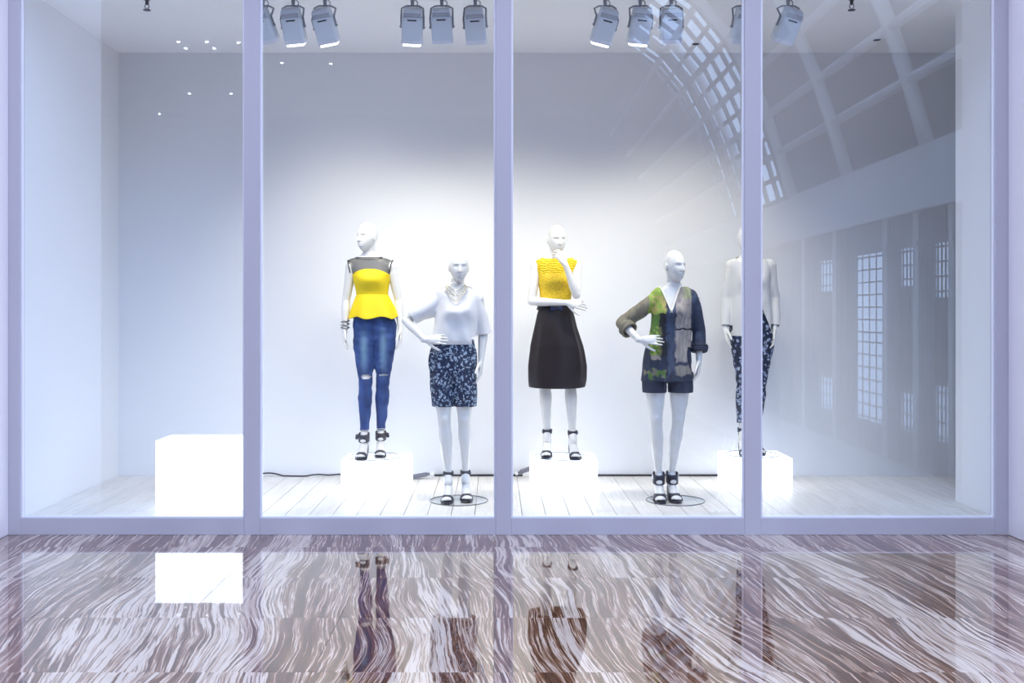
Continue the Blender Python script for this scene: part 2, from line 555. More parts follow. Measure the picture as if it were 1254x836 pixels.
def tile(w, d):
    key = (round(w, 3), round(d, 3))
    if key not in tile_mesh:
        mb = MB(); b = 0.0007
        lo = [(b, b), (w - b, b), (w - b, d - b), (b, d - b)]
        mb.rings([[(x, y, -0.012) for x, y in lo], [(x, y, -0.001) for x, y in lo],
                  [(x + (b if x < w / 2 else -b), y + (b if y < d / 2 else -b), 0) for x, y in lo]])
        tile_mesh[key] = mb.mesh('marble_tile'); tile_mesh[key].materials.append(M['marble'])
    return tile_mesh[key]


for r in range(12):
    y1 = min(rows_y[r], 6.72); y0 = rows_y[r + 1]
    for c in range(14):
        x0 = -5.18 + c * PIT
        link_mesh('marble_tile', tile(PIT, y1 - y0), None, floor, (x0, y0, 0))
ylow = rows_y[12]
mf = MB()
mf.box((-60, -150, -0.06), (60, ylow, -0.0005)).box((-60, ylow, -0.06), (-5.18, 6.72, -0.0005)).box((5.18, ylow, -0.06), (60, 6.72, -0.0005))
tag(mf.build('floor_mall', M['marble']), kind='structure')

# ------------------------------------------------------------------ the shop window: floor, walls, ceiling
XL, XR, XE = -3.18, 3.39, 4.7
disp = MB().box((XL, GY + 0.07, 0.0), (XE, WALLY + 0.1, FZ - 0.018)).build('floor_display', M['gap'])
tag(disp, 'pale whitewashed plank floor of the shop window', kind='structure')
plank_mesh = {}


def plank(w, l):
    key = (round(w, 3), round(l, 3))
    if key not in plank_mesh:
        mb = MB(); b = 0.0018
        lo = [(b, b), (w - b, b), (w - b, l - b), (b, l - b)]
        e = 0.002
        mb.rings([[(x, y, -0.018) for x, y in lo], [(x, y, -e) for x, y in lo],
                  [(x + (e if x < w / 2 else -e), y + (e if y < l / 2 else -e), 0) for x, y in lo]])
        plank_mesh[key] = mb.mesh('plank'); plank_mesh[key].materials.append(M['wood'])
    return plank_mesh[key]


PW = 0.162
np_ = int((XE - XL) / PW) + 1
for i in range(np_):
    x = XL - 0.03 + i * PW
    w = min(PW, XE - x)
    if w < 0.02: continue
    x = max(x, XL)
    if i == 0: w = PW - 0.03
    brk = [GY + 0.07, GY + 0.07 + [0.5, 1.25, 0.85, 1.55, 0.3][i % 5], WALLY]
    for a, b in zip(brk[:-1], brk[1:]):
        link_mesh('plank', plank(w, b - a), None, disp, (x, a, FZ))

tag(MB().box((XL - 0.12, WALLY, 0), (XE + 0.12, WALLY + 0.12, CEIL)).build('wall_back', M['wall']), kind='structure')
tag(MB().box((XL - 0.12, GY + 0.06, 0), (XL, WALLY, CEIL)).build('wall_left', M['wall_side']), kind='structure')
tag(MB().box((XR, GY + 0.06, FZ), (XR + 0.22, 7.5, CEIL)).build('wall_right', M['wall_side'], bevel=0.003), kind='structure')
tag(MB().box((XE, GY + 0.06, 0), (XE + 0.12, WALLY, CEIL)).build('wall_recess', M['wall']), kind='structure')
tag(MB().box((XR + 0.22, GY + 0.02, FZ), (XE, GY + 0.12, CEIL)).build('wall_recess_front', M['wall']), kind='structure')
tag(MB().box((XL - 0.12, GY - 0.05, CEIL), (XE + 0.12, WALLY + 0.12, CEIL + 0.12)).build('ceiling', M['ceiling']), kind='structure')

# window frame
mpx = GY / F
win = empty('window_1', (0, GY, 0)); tag(win, 'four-bay shop window in a pale lavender metal frame', kind='structure')


def wx(px): return (px - 605) * mpx


def fr(name, x0, x1, y0, y1, z0, z1, mat='frame', bev=0.003):
    return MB().box((x0, y0, z0), (x1, y1, z1)).build(name, M[mat], win, bevel=bev)


HEAD = 3.60
RAIL = 0.112
posts = [(wx(10) , wx(24.5)), (wx(299), wx(318)), (wx(607), wx(626)), (wx(912), wx(932)), (wx(1219), wx(1235))]
for x0, x1 in posts:
    fr('mullion', x0, x1, 0.0, 0.07, 0.0, CEIL)
for (a, b), (c, d) in zip(posts[:-1], posts[1:]):
    fr('bottom_rail', b, c, 0.002, 0.068, 0.0, RAIL)
    fr('top_rail', b, c, 0.002, 0.068, HEAD, CEIL)
    fr('glazing_bead', b, b + 0.013, 0.012, 0.034, RAIL, HEAD, 'bead', 0.002)
    fr('glazing_bead', c - 0.013, c, 0.012, 0.034, RAIL, HEAD, 'bead', 0.002)
    fr('glazing_bead', b + 0.013, c - 0.013, 0.012, 0.034, RAIL, RAIL + 0.009, 'bead', 0.002)
    g = MB().box((b + 0.004, 0.036, RAIL - 0.01), (c - 0.004, 0.046, HEAD + 0.01)).build('glass_pane', M['glass'], win)

# outer reveal of the shop front
xo0, xo1 = wx(10), wx(1235)
tag(MB().box((xo0 - 0.5, 5.2, 0), (xo0, GY + 0.06, 4.6)).build('wall_outer_left', M['outer'], bevel=0.004), kind='structure')
tag(MB().box((xo1, 6.36, 0), (xo1 + 0.5, GY + 0.06, 4.6)).build('wall_outer_right', M['outer'], bevel=0.006), kind='structure')
tag(MB().box((xo1 + 0.10, 5.9, 0), (xo1 + 6.0, 6.36, 4.6)).build('wall_pier_right', M['outer'], bevel=0.006), kind='structure')
tag(MB().box((xo0 - 6.0, 5.2, 0), (xo0 - 0.5, 5.7, 4.6)).build('wall_pier_left', M['outer']), kind='structure')
tag(MB().box((xo0, GY - 0.02, CEIL), (xo1, GY + 0.06, 4.6)).build('wall_fascia', M['outer']), kind='structure')

# ------------------------------------------------------------------ glowing plinths
def plinth(px0, px1, pyb, h, depth, label):
    d = (CAMZ - FZ) * F / (pyb - 383)
    x0, x1 = (px0 - 605) * d / F, (px1 - 605) * d / F
    o = empty('light_box_plinth', ((x0 + x1) / 2, d + depth / 2, FZ))
    w = (x1 - x0) / 2
    MB().box((-w, -depth / 2, 0.006), (w, depth / 2, h)).build('glowing_shell', M['glow'], o, bevel=0.006)
    MB().box((-w + 0.02, -depth / 2 + 0.02, 0), (w - 0.02, depth / 2 - 0.02, 0.006)).build('foot_plate', M['plug'], o)
    tag(o, label, 'light box', 'glowing white plinths')
    return o


plinth(190, 305, 625, 0.487, 0.36, 'tall empty glowing white box by the bare left wall')
pl1 = plinth(417.5, 500, 604, 0.25, 0.42, 'low glowing white box under the mannequin in torn jeans')
pl3 = plinth(651, 732, 602.8, 0.25, 0.42, 'low glowing white box under the mannequin in a dark skirt')
pl5 = plinth(894, 971, 600.5, 0.25, 0.44, 'low glowing white box under the mannequin in floral trousers')

# ------------------------------------------------------------------ mannequins
TORSO = [  # z, half width, front depth, back depth
    (0.885, 0.075, 0.055, 0.06), (0.92, 0.135, 0.075, 0.09), (0.97, 0.158, 0.088, 0.112), (1.03, 0.163, 0.092, 0.115), (1.10, 0.152, 0.088, 0.10),
    (1.17, 0.128, 0.078, 0.082), (1.24, 0.111, 0.072, 0.073), (1.30, 0.116, 0.075, 0.076), (1.36, 0.128, 0.082, 0.084),
    (1.42, 0.140, 0.084, 0.090), (1.47, 0.152, 0.078, 0.088), (1.505, 0.160, 0.066, 0.080), (1.535, 0.155, 0.055, 0.070),
    (1.555, 0.120, 0.050, 0.062), (1.572, 0.080, 0.046, 0.056), (1.60, 0.052, 0.046, 0.052)]


def lerp_table(tab, z):
    if z <= tab[0][0]: return tab[0][1:]
    for a, b in zip(tab[:-1], tab[1:]):
        if z <= b[0]:
            t = (z - a[0]) / (b[0] - a[0])
            return tuple(p + (q - p) * t for p, q in zip(a[1:], b[1:]))
    return tab[-1][1:]


class Figure:
    def __init__(self, root, d0, zb, spine, arms, legs, head):
        """spine: [(z, cx)]; arms: two dicts; legs: two dicts (joints local to root)"""
        self.root = root; self.spine = spine; self.arms = arms; self.legs = legs; self.head = head

    def cx(self, z):
        return lerp_table(self.spine, z)[0]

    def T(self, z, th, off=0.0, table=None, e=2.25):
        rx, rf, rb = lerp_table(table or TORSO, z)
        c, s = math.cos(th), math.sin(th)
        k = 2 / e
        x = (abs(c) ** k) * (1 if c >= 0 else -1) * (rx + off)
        ry = rf if s < 0 else rb
        y = (abs(s) ** k) * (1 if s >= 0 else -1) * (ry + off)
        if s < 0 and 1.28 < z < 1.5:
            if off > 0.003:
                g = math.exp(-(x / 0.105) ** 4 - ((z - 1.385) / 0.055) ** 2)
            else:
                g = math.exp(-((abs(x) - 0.058) / 0.050) ** 2 - ((z - 1.385) / 0.05) ** 2)
            y -= 0.036 * g
        return Vector((x + self.cx(z), y, z))

    def torso(self, mb, off=0.0, z0=0.885, z1=1.60, n=48, step=0.015, table=None):
        k = max(2, int((z1 - z0) / step))
        rings = [[self.T(z0 + (z1 - z0) * i / k, 2 * math.pi * j / n, off, table) for j in range(n)] for i in range(k + 1)]
        mb.rings(rings)

    def loft(self, zlo, zhi, off, n=96, m=40, table=None, fold=None):
        """open shell around the torso; zlo and zhi are functions of the angle"""
        mb = MB(); rings = []
        for i in range(m + 1):
            t = i / m; ring = []
            for j in range(n):
                th = 2 * math.pi * j / n
                a, b = zlo(th), zhi(th)
                z = a + (b - a) * t
                p = self.T(z, th, off, table)
                if fold:
                    f = fold(t, th)
                    c = Vector((self.cx(z), 0, z)); d = p - c
                    p = c + d * (1 + f)
                ring.append(p)
            rings.append(ring)
        mb.rings(rings, cap=False)
        return mb

    def leg(self, mb, L, off=0.0, taper=1.0, to=1.0):
        hip, knee, ank = Vector(L['hip']), Vector(L['knee']), Vector(L['ankle'])
        mb.seg(hip, knee, [(0, 0.080 + off), (0.25, 0.081 + off), (0.6, 0.066 + off), (0.9, 0.050 + off), (1, 0.048 + off)], n=24)
        mb.seg(knee, ank, [(0, 0.048 + off), (0.12, 0.044 + off), (0.32, 0.049 + off), (0.6, 0.039 + off), (0.88, 0.028 + off * taper), (1, 0.028 + off * taper)], n=24)
        mb.ball(knee + Vector((0, -0.010, 0.005)), (0.040 + off, 0.044 + off, 0.055))

    def arm(self, mb, A, off=0.0, upto=2):
        s, e, w = Vector(A['sh']), Vector(A['el']), Vector(A['wr'])
        mb.seg(s, e, [(0, 0.044 + off), (0.15, 0.043 + off), (0.55, 0.037 + off), (1, 0.032 + off)], n=20)
        if upto > 1:
            mb.seg(e, w, [(0, 0.032 + off), (0.25, 0.035 + off), (0.7, 0.027 + off), (1, 0.022 + off)], n=20)

    def hand(self, mb, A):
        w = Vector(A['wr']); d = Vector(A['hd']).normalized()
        nrm = Vector(A['hn']); nrm = (nrm - d * nrm.dot(d)).normalized()      # out of the back of the hand
        side = d.cross(nrm).normalized() * A['ts']                            # towards the thumb
        curl = A.get('curl', 0.25)
        mb.seg(w - d * 0.01, w + d * 0.03, [(0, 0.023), (1, 0.028)], n=16, flat=nrm, squash=0.72)
        mb.seg(w + d * 0.02, w + d * 0.085, [(0, 0.028), (0.5, 0.036), (1, 0.033)], n=16, flat=nrm, squash=0.42)
        base = w + d * 0.085
        for k, (o, ln) in enumerate(((0.030, 0.072), (0.0105, 0.080), (-0.0095, 0.075), (-0.0285, 0.060))):
            spread = A.get('spread', 0.30)
            p = base + side * o * 1.02 - d * (0.004 * abs(k - 1))
            dd = (d + side * (o * spread * 10)).normalized()
            a = curl * (0.6 + 0.15 * k)
            for q, fr_ in enumerate((0.42, 0.32, 0.26)):
                ax = dd.cross(nrm)
                dd = (Matrix.Rotation(-a if q else -a * 0.6, 3, ax) @ dd).normalized()
                nx = p + dd * ln * fr_ * 1.12
                mb.seg(p, nx, [(0, 0.0084 - q * 0.0006), (1, 0.0079 - q * 0.0007)], n=10)
                p = nx
        p = w + d * 0.028 + side * 0.024 - nrm * 0.006
        dd = (d * 0.75 + side * 0.62 - nrm * 0.25).normalized()
        for q, l in enumerate((0.040, 0.032, 0.026)):
            nx = p + dd * l
            mb.seg(p, nx, [(0, 0.0125 - q * 0.0015), (1, 0.011 - q * 0.0015)], n=10)
            p = nx
            dd = (dd + d * 0.28).normalized()

    def foot(self, mb, L):
        a = Vector(L['ankle']); yaw = L.get('yaw', 0.0)
        Mx = Matrix.Translation((a.x, a.y, 0)) @ Matrix.Rotation(yaw, 4, 'Z')
        P_ = lambda x, y, z: tuple(Mx @ Vector((x, y, z)))
        z = a.z
        mb.seg(P_(0, 0, z + 0.02), P_(0, -0.035, z - 0.045), [(0, 0.029), (1, 0.033)], n=16)
        mb.seg(P_(0, 0.022, z - 0.05), P_(0, -0.085, 0.055), [(0, 0.031), (0.5, 0.034), (1, 0.036)], n=18)
        mb.seg(P_(0, -0.085, 0.050), P_(0, -0.125, 0.040), [(0, 0.040), (1, 0.037)], n=18, flat=(0, 0, 1), squash=0.55)
        for k in range(5):
            x = -0.030 + k * 0.0145
            s = L.get('side', 1)
            big = 1.35 if (k == 0 and s > 0) or (k == 4 and s < 0) else 1.0
            mb.ball(P_(x, -0.155 + abs(k - (1 if s > 0 else 3)) * 0.006, 0.033), (0.0085 * big, 0.020, 0.0095 * big), 10, 8)

    def headmesh(self, mb):
        h = self.head
        c = Vector(h['c'])
        rot = Matrix.Rotation(h.get('yaw', 0), 3, 'Z') @ Matrix.Rotation(h.get('pitch', 0), 3, 'X') @ Matrix.Rotation(h.get('roll', 0), 3, 'Y')
        n, m = 72, 56
        rings = []
        for i in range(m + 1):
            a = math.pi * (i + 0.05) / (m + 0.1) - math.pi / 2
            ring = []
            for j in range(n):
                t = 2 * math.pi * j / n
                ux, uy, uz = math.cos(a) * math.cos(t), math.cos(a) * math.sin(t), math.sin(a)
                z = uz * 0.118
                x = ux * 0.072; y = uy * 0.094
                if z < 0.0:                                   # jaw
                    q = min(1, -z / 0.118)
                    x *= 1 - 0.30 * q ** 1.3
                    if uy > 0: y *= 1 - 0.45 * q
                    else: y *= 1 + 0.10 * q * (1 - q)
                    if uy < 0: y -= 0.018 * q ** 2
                else:
                    y += 0.012 * (z / 0.118)
                if uy < 0:                                    # face
                    f = min(1, -uy * 1.6)
                    y += f * 0.008 * math.exp(-((z - 0.0) / 0.05) ** 2) * (1 if abs(x) > 0.01 else 0.6)
                    g = lambda gx, gz, sx, sz: math.exp(-((x - gx) / sx) ** 2 - ((z - gz) / sz) ** 2)
                    y += f * 0.014 * (g(0.029, 0.006, 0.015, 0.010) + g(-0.029, 0.006, 0.015, 0.010))      # eye sockets
                    y -= f * 0.006 * (g(0.028, 0.026, 0.024, 0.008) + g(-0.028, 0.026, 0.024, 0.008))      # brows
                    y -= f * 0.006 * (g(0.029, 0.003, 0.011, 0.006) + g(-0.029, 0.003, 0.011, 0.006))      # closed lids
                    nz = max(0.0, min(1.0, (0.022 - z) / 0.052)) if z > -0.036 else 0
                    y -= f * 0.026 * nz * math.exp(-(x / (0.007 + 0.006 * nz)) ** 2)                        # nose
                    y -= f * 0.008 * g(0, -0.055, 0.020, 0.006)                                              # upper lip
                    y -= f * 0.008 * g(0, -0.069, 0.017, 0.007)                                              # lower lip
                    y += f * 0.006 * g(0, -0.0615, 0.022, 0.0028)
                    y += f * 0.005 * g(0, -0.082, 0.02, 0.006)
                    y -= f * 0.007 * g(0, -0.100, 0.020, 0.014)                                              # chin
                ring.append(c + rot @ Vector((x, y, z)))
            rings.append(ring)
        mb.rings(rings)
        for s in (-1, 1):                                     # ears
            mb.ball(c + rot @ Vector((s * 0.071, 0.012, -0.008)), (0.007, 0.018, 0.030), 12, 8)
        nb = Vector((self.cx(1.58), 0.012, 1.555))
        nt_ = c + rot @ Vector((0, 0.022, -0.06))
        mb.seg(nb, nt_, [(0, 0.056), (0.3, 0.050), (1, 0.047)], n=20)

    def body(self, mat):
        mb = MB()
        self.torso(mb)
        for L in self.legs:
            self.leg(mb, L); self.foot(mb, L)
            mb.ball(Vector(L['hip']) + Vector((0, 0.045, 0.03)), (0.075, 0.072, 0.085))
        for A in self.arms:
            mb.ball(Vector(A['sh']) + Vector((0, 0, 0.0)), (0.048, 0.046, 0.046))
            self.arm(mb, A); self.hand(mb, A)
        self.headmesh(mb)
        me = remeshed(mb, 0.0045, 3)
        me.polygons.foreach_set('use_smooth', [True] * len(me.polygons))
        me.name = 'body'
        return link_mesh('body', me, mat, self.root)


def sandal(fig, L, mat, style):
    a = Vector(L['ankle']); yaw = L.get('yaw', 0.0)
    Mx = Matrix.Translation((a.x, a.y, 0)) @ Matrix.Rotation(yaw, 4, 'Z')
    z = a.z
    # sole: outline swept along the arch
    path = [(0.055, z - 0.085), (0.035, z - 0.088), (0.0, z - 0.105), (-0.04, 0.060), (-0.075, 0.030), (-0.11, 0.019), (-0.15, 0.017), (-0.185, 0.019)]
    hw = [0.016, 0.027, 0.029, 0.030, 0.037, 0.042, 0.040, 0.022]
    th = [0.010, 0.010, 0.010, 0.011, 0.016, 0.019, 0.017, 0.015]
    mb = MB(); rings = []
    for (y, zz), w, t in zip(path, hw, th):
        lo = max(0.0, zz - t) if y < -0.06 else zz - t
        rings.append([(-w, y, lo), (w, y, lo), (w, y, zz), (-w, y, zz)])
    mb.rings(rings)
    zt = z - 0.094
    hs = 0.024
    mb.rings([[(-hs * .8, 0.010, 0), (hs * .8, 0.010, 0), (hs * .8, 0.052, 0), (-hs * .8, 0.052, 0)],
              [(-hs, -0.002, zt * 0.6), (hs, -0.002, zt * 0.6), (hs, 0.056, zt * 0.6), (-hs, 0.056, zt * 0.6)],
              [(-hs, -0.008, zt), (hs, -0.008, zt), (hs, 0.058, zt), (-hs, 0.058, zt)]])
    mb.xform(Mx)
    s = mb.build('sandal', mat, fig.root, bevel=0.003)

    def band(name, cz, cy, rx, ry, h, tilt, thick=0.005, wave=0.0):
        b = MB(); n = 32; r = []
        for i in range(4):
            f = (i / 3 - 0.5) * h
            ring = []
            for j in range(n):
                t = 2 * math.pi * j / n
                ring.append((rx * math.cos(t), cy + ry * math.sin(t), cz + f + tilt * math.sin(t) * ry))
            r.append(ring)
        b.rings(r, cap=False); b.xform(Mx)
        return b.build(name, mat, s, smooth=True, solid=thick)

    def toeband(y0, y1, h0, h1, w0, w1):
        b = MB(); rr = []
        for i in range(5):
            t = i / 4
            y = y0 + (y1 - y0) * t; hh = h0 + (h1 - h0) * t; w = w0 + (w1 - w0) * t
            rr.append([(w * math.cos(R(180 * k / 12)), y, 0.012 + hh * math.sin(R(180 * k / 12)) ** 0.7) for k in range(13)])
        b.rings(rr, cap=False, closed=False); b.xform(Mx)
        return b.build('toe_strap', mat, s, smooth=True, solid=0.005)

    if style == 'wide':
        band('ankle_strap', z - 0.020, -0.014, 0.043, 0.047, 0.072, 0.25)
        toeband(-0.140, -0.080, 0.046, 0.066, 0.046, 0.048)
        bk = MB()
        for p, q in (((-1, -1), (1, -1)), ((1, -1), (1, 1)), ((1, 1), (-1, 1)), ((-1, 1), (-1, -1))):
            sd = -L.get('side', 1) * 0.044
            bk.seg((sd, -0.012 + p[0] * 0.013, z - 0.012 + p[1] * 0.017), (sd, -0.012 + q[0] * 0.013, z - 0.012 + q[1] * 0.017), [(0, 0.0028), (1, 0.0028)], n=6)
        bk.xform(Mx).build('buckle', M['steel'], s)
    elif style == 'bow':
        band('ankle_strap', z - 0.022, -0.016, 0.041, 0.046, 0.062, 0.2)
        toeband(-0.150, -0.118, 0.040, 0.050, 0.044, 0.046)
        sd = -L.get('side', 1)
        bw = MB()
        bw.ball((sd * 0.050, -0.028, z - 0.008), (0.016, 0.012, 0.011), 12, 8)
        bw.ball((sd * 0.056, -0.022, z - 0.026), (0.013, 0.010, 0.014), 12, 8)
        bw.ball((sd * 0.046, -0.030, z - 0.018), (0.008, 0.010, 0.008), 10, 6)
        bw.xform(Mx).build('bow', mat, s, smooth=True)
    else:
        band('ankle_strap', z + 0.012, 0.0, 0.036, 0.037, 0.032, 0.05)
        toeband(-0.145, -0.110, 0.042, 0.052, 0.044, 0.046)
        sd = -L.get('side', 1)
        bk = MB().box((sd * 0.038 - 0.003, -0.02, z + 0.002), (sd * 0.038 + 0.003, 0.0, z + 0.022)).xform(Mx)
        bk.build('buckle', M['steel'], s)
    # heel counter: a thin strap from ankle strap to sole
    hc = MB()
    hc.rings([[(x * 0.026, 0.034 + abs(x) * -0.006, zz) for x in (-1, -0.5, 0, 0.5, 1)] for zz in (z - 0.088, z - 0.04, z + 0.0)], cap=False, closed=False)
    hc.xform(Mx).build('heel_counter', mat, s, smooth=True, solid=0.005)
    return s


def base_plate(root, r=0.212):
    mb = MB().disc((0, 0, 0), r, 0.007, 64)
    o = mb.build('base_plate', M['plate'], root)
    o.location = (0, 0, 0.0005)
    rim = MB(); n = 64
    pr = [(r, 0), (r + 0.0025, 0.001), (r + 0.0025, 0.006), (r, 0.007)]
    rim.rings([[(q * math.cos(2 * math.pi * j / n), q * math.sin(2 * math.pi * j / n), zz) for j in range(n)] for q, zz in pr], cap=False)
    rim.build('plate_rim', M['plate_rim'], o, smooth=True)
    o['label'] = 'clear glass base plate'


def figure(d0, zb, cpx, spine_px, arms, legs, head, name_label):
    """joints are measured as (pixel x, pixel y, depth offset)"""
    base = Vector(((cpx - 605) * d0 / F, d0, zb))
    root = empty('mannequin', base)
    tag(root, name_label, 'mannequin', 'dressed mannequins in the shop window')
    S = d0 / F

    def J(px, py, dy=0.0):
        return P(px, py, d0 + dy) - base
    sp = sorted((J(cpx, y).z, J(x, y).x) for x, y in spine_px)
    aa = []
    for A in arms:
        B = dict(A)
        for k in ('sh', 'el', 'wr'): B[k] = J(*A[k])
        aa.append(B)
    ll = []
    for L in legs:
        B = dict(L)
        B['hip'] = Vector((J(L['hip'], 383).x, 0.0, 0.955))
        B['knee'] = Vector((J(L['knee'][0], 383).x, L['knee'][1], 0.60))
        B['ankle'] = Vector((J(L['ankle'][0], 383).x, L['ankle'][1], 0.185))
        ll.append(B)
    hd = dict(head); hd['c'] = J(*head['c'])
    fig = Figure(root, d0, zb, sp, aa, ll, hd)
    fig.J = J
    fig.body(M['manne'])
    base_plate(root)
    return fig


def const(v): return lambda th: v


# ---- mannequin in yellow peplum top and torn jeans
f1 = figure(8.02, FZ + 0.25, 459,
            [(452, 300), (452, 318), (455, 335), (456, 362), (459, 400), (459, 420)],
            [dict(sh=(430.5, 327, 0.0), el=(424, 368, 0.02), wr=(422.5, 402, -0.03), hd=(0.0, -0.25, -1), hn=(-1, 0.1, 0), ts=-1, curl=0.3),
             dict(sh=(479.5, 327, 0.0), el=(488, 368, 0.02), wr=(490.5, 402, -0.03), hd=(0.0, -0.25, -1), hn=(1, 0.1, 0), ts=1, curl=0.3)],
            [dict(hip=446, knee=(448.3, -0.03), ankle=(447.5, -0.06), yaw=R(-4), side=1),
             dict(hip=471.5, knee=(469, -0.01), ankle=(465.5, 0.055), yaw=R(4), side=-1)],
            dict(c=(449.5, 290, -0.02), yaw=R(-38), pitch=R(2)),
            'white mannequin in yellow peplum top with black mesh yoke and torn blue jeans')
mb = MB()
f1.torso(mb, 0.008, 0.885, 1.16)
for L in f1.legs:
    f1.leg(mb, L, 0.007, 1.0)
    mb.ball(Vector(L['hip']) + Vector((0, 0.045, 0.03)), (0.080, 0.080, 0.090))


def rips(bm):
    kill = []
    for (px, py, w, h) in ((448.5, 461, 0.044, 0.019), (469.5, 459, 0.040, 0.009)):
        c = f1.J(px, py, -0.05)
        for f in bm.faces:
            q = f.calc_center_median()
            if q.y < 0.01 and ((q.x - c.x) / w) ** 2 + ((q.z - c.z) / h) ** 2 < 1:
                kill.append(f)
    bmesh.ops.delete(bm, geom=list(set(kill)), context='FACES')


hemz = f1.J(459, 526).z
jeans = garment('jeans', mb, M['denim'], f1.root,
                [([((0, 0, 1.12), (0, 0, 1))],), ([((0, 0, hemz), (0, 0, -1))],)],
                wr=(0.006, 16, 3.0, (1, 1, 1.6)), post=rips)
fly = MB().tube([(f1.cx(1.08) + 0.0, -0.100, 1.10), (f1.cx(1.0), -0.103, 1.03), (f1.cx(1.0) + 0.002, -0.098, 0.97)], 0.0022, 6)
fly.build('fly_seam', M['navy'], jeans)
for L in f1.legs:                                   # stitched hem and frayed threads across the tears
    a = L['ankle']; k = L['knee']; t = (hemz + 0.006 - a.z) / (k.z - a.z)
    c = a.lerp(k, t)
    n = 28
    MB().tube([(c.x + 0.0365 * math.cos(2 * math.pi * j / n), c.y + 0.0365 * math.sin(2 * math.pi * j / n), c.z) for j in range(n)], 0.0018, 5, closed=True).build('hem_stitch', M['thread'], jeans)
zlow = f1.J(459, 389).z
wst = f1.J(459, 361).z
yoke = lambda th: 1.472 - 0.050 * abs(math.cos(th)) ** 2 if math.sin(th) < 0 else 1.45 - 0.028 * abs(math.cos(th)) ** 2
bod = f1.loft(const(wst - 0.01), yoke, 0.009).build('peplum_top', M['yellow'], f1.root, smooth=True, solid=0.004)
nt_ = lambda th: 1.566 - 0.006 * (-math.sin(th)) - 0.0 * abs(math.cos(th))
YK = [t for t in TORSO if t[0] < 1.5] + [(1.505, 0.166, 0.066, 0.080), (1.540, 0.166, 0.056, 0.070), (1.554, 0.140, 0.052, 0.064), (1.567, 0.086, 0.05, 0.06), (1.60, 0.052, 0.046, 0.052)]
yk = f1.loft(lambda th: yoke(th) - 0.004, nt_, 0.0075, table=YK)
yk.build('mesh_yoke', M['mesh_black'], bod, smooth=True)
n = 64
MB().tube([f1.T(1.566 - 0.006 * (-math.sin(2 * math.pi * j / n)), 2 * math.pi * j / n, 0.009, YK) for j in range(n)], 0.004, 6, closed=True).build('neck_binding', M['black'], bod, smooth=True)
for s in (-1, 1):                                   # armhole binding
    A = f1.arms[0 if s < 0 else 1]
    c = Vector((f1.cx(1.49) + s * 0.160, 0.0, 1.486))
    pts = []
    for j in range(32):
        t = 2 * math.pi * j / 32
        pts.append(c + Vector((s * (0.013 * math.sin(t)) + s * 0.002, 0.052 * math.cos(t), 0.057 * math.sin(t))))
    MB().tube(pts, 0.0045, 6, closed=True).build('armhole_binding', M['black'], bod, smooth=True)
PEP = [(zlow - 0.01, 0.188, 0.135, 0.140), (zlow + 0.05, 0.172, 0.118, 0.122), ((zlow + wst) / 2 + 0.03, 0.145, 0.098, 0.100), (wst, 0.118, 0.078, 0.080), (wst + 0.02, 0.118, 0.078, 0.08)]
pp = f1.loft(lambda th: zlow + 0.010 * math.cos(6 * th + 1), const(wst), 0.006, table=PEP, fold=lambda t, th: (1 - t) * 0.055 * math.cos(7 * th + 0.6))
pp.build('peplum', M['yellow'], bod, smooth=True, solid=0.004)
wb_ = MB()
for k in range(3):
    A = f1.arms[0]
    c = Vector(A['wr']).lerp(Vector(A['el']), 0.03 + 0.11 * k)
    MB().tube([c + Vector((0.033 * math.cos(2 * math.pi * j / 24), 0.031 * math.sin(2 * math.pi * j / 24), 0.006 * math.sin(2 * math.pi * j / 24 + k))) for j in range(24)], 0.0045, 6, closed=True).build('bracelet', M['silver'], f1.root, smooth=True)
for L in f1.legs: sandal(f1, L, M['shoe_grey'], 'bow')

# ---- mannequin in white tee and floral shorts, hand on hip
f2 = figure(7.5, FZ, 562,
            [(560, 330), (559, 352), (561.5, 368), (559, 395), (555.5, 420), (554, 445), (554, 480)],
            [dict(sh=(538, 366, 0.0), el=(497, 392, 0.03), wr=(520, 416, -0.105), hd=(1, -0.22, 0.06), hn=(-0.1, -0.9, 0.45), ts=1, curl=0.15),
             dict(sh=(585, 366, 0.0), el=(592, 405, 0.03), wr=(589, 441, -0.02), hd=(-0.05, -0.2, -1), hn=(1, -0.1, 0), ts=1, curl=0.3)],
            [dict(hip=541, knee=(544.5, -0.035), ankle=(549, 0.02), yaw=R(-2), side=1),
             dict(hip=568, knee=(568.5, -0.02), ankle=(569.5, 0.075), yaw=R(6), side=-1)],
            dict(c=(562, 327, -0.02), yaw=R(8), pitch=R(3)),
            'white mannequin in loose white tee, necklace and floral shorts, one hand on hip')
mb = MB()
f2.torso(mb, 0.018, 0.868, 1.20)
hz2 = f2.J(554, 497).z
for s, L in zip((-1, 1), f2.legs):
    hip, knee = Vector(L['hip']), Vector(L['knee'])
    mb.seg(hip + Vector((s * 0.004, 0, 0.02)), Vector((knee.x + s * 0.010, 0.0, hz2 - 0.06)), [(0, 0.088), (0.3, 0.088), (1, 0.078)], n=28, flat=(0, 1, 0), squash=1.2)
    mb.ball(hip + Vector((0, 0.045, 0.03)), (0.085, 0.085, 0.095))
sh2 = garment('shorts', mb, M['floral'], f2.root, [([((0, 0, 1.185), (0, 0, 1))],), ([((0, 0, hz2), (0, 0, -1))],)],
              wr=(0.010, 11, 5.0, (1.6, 1.6, 0.6)))
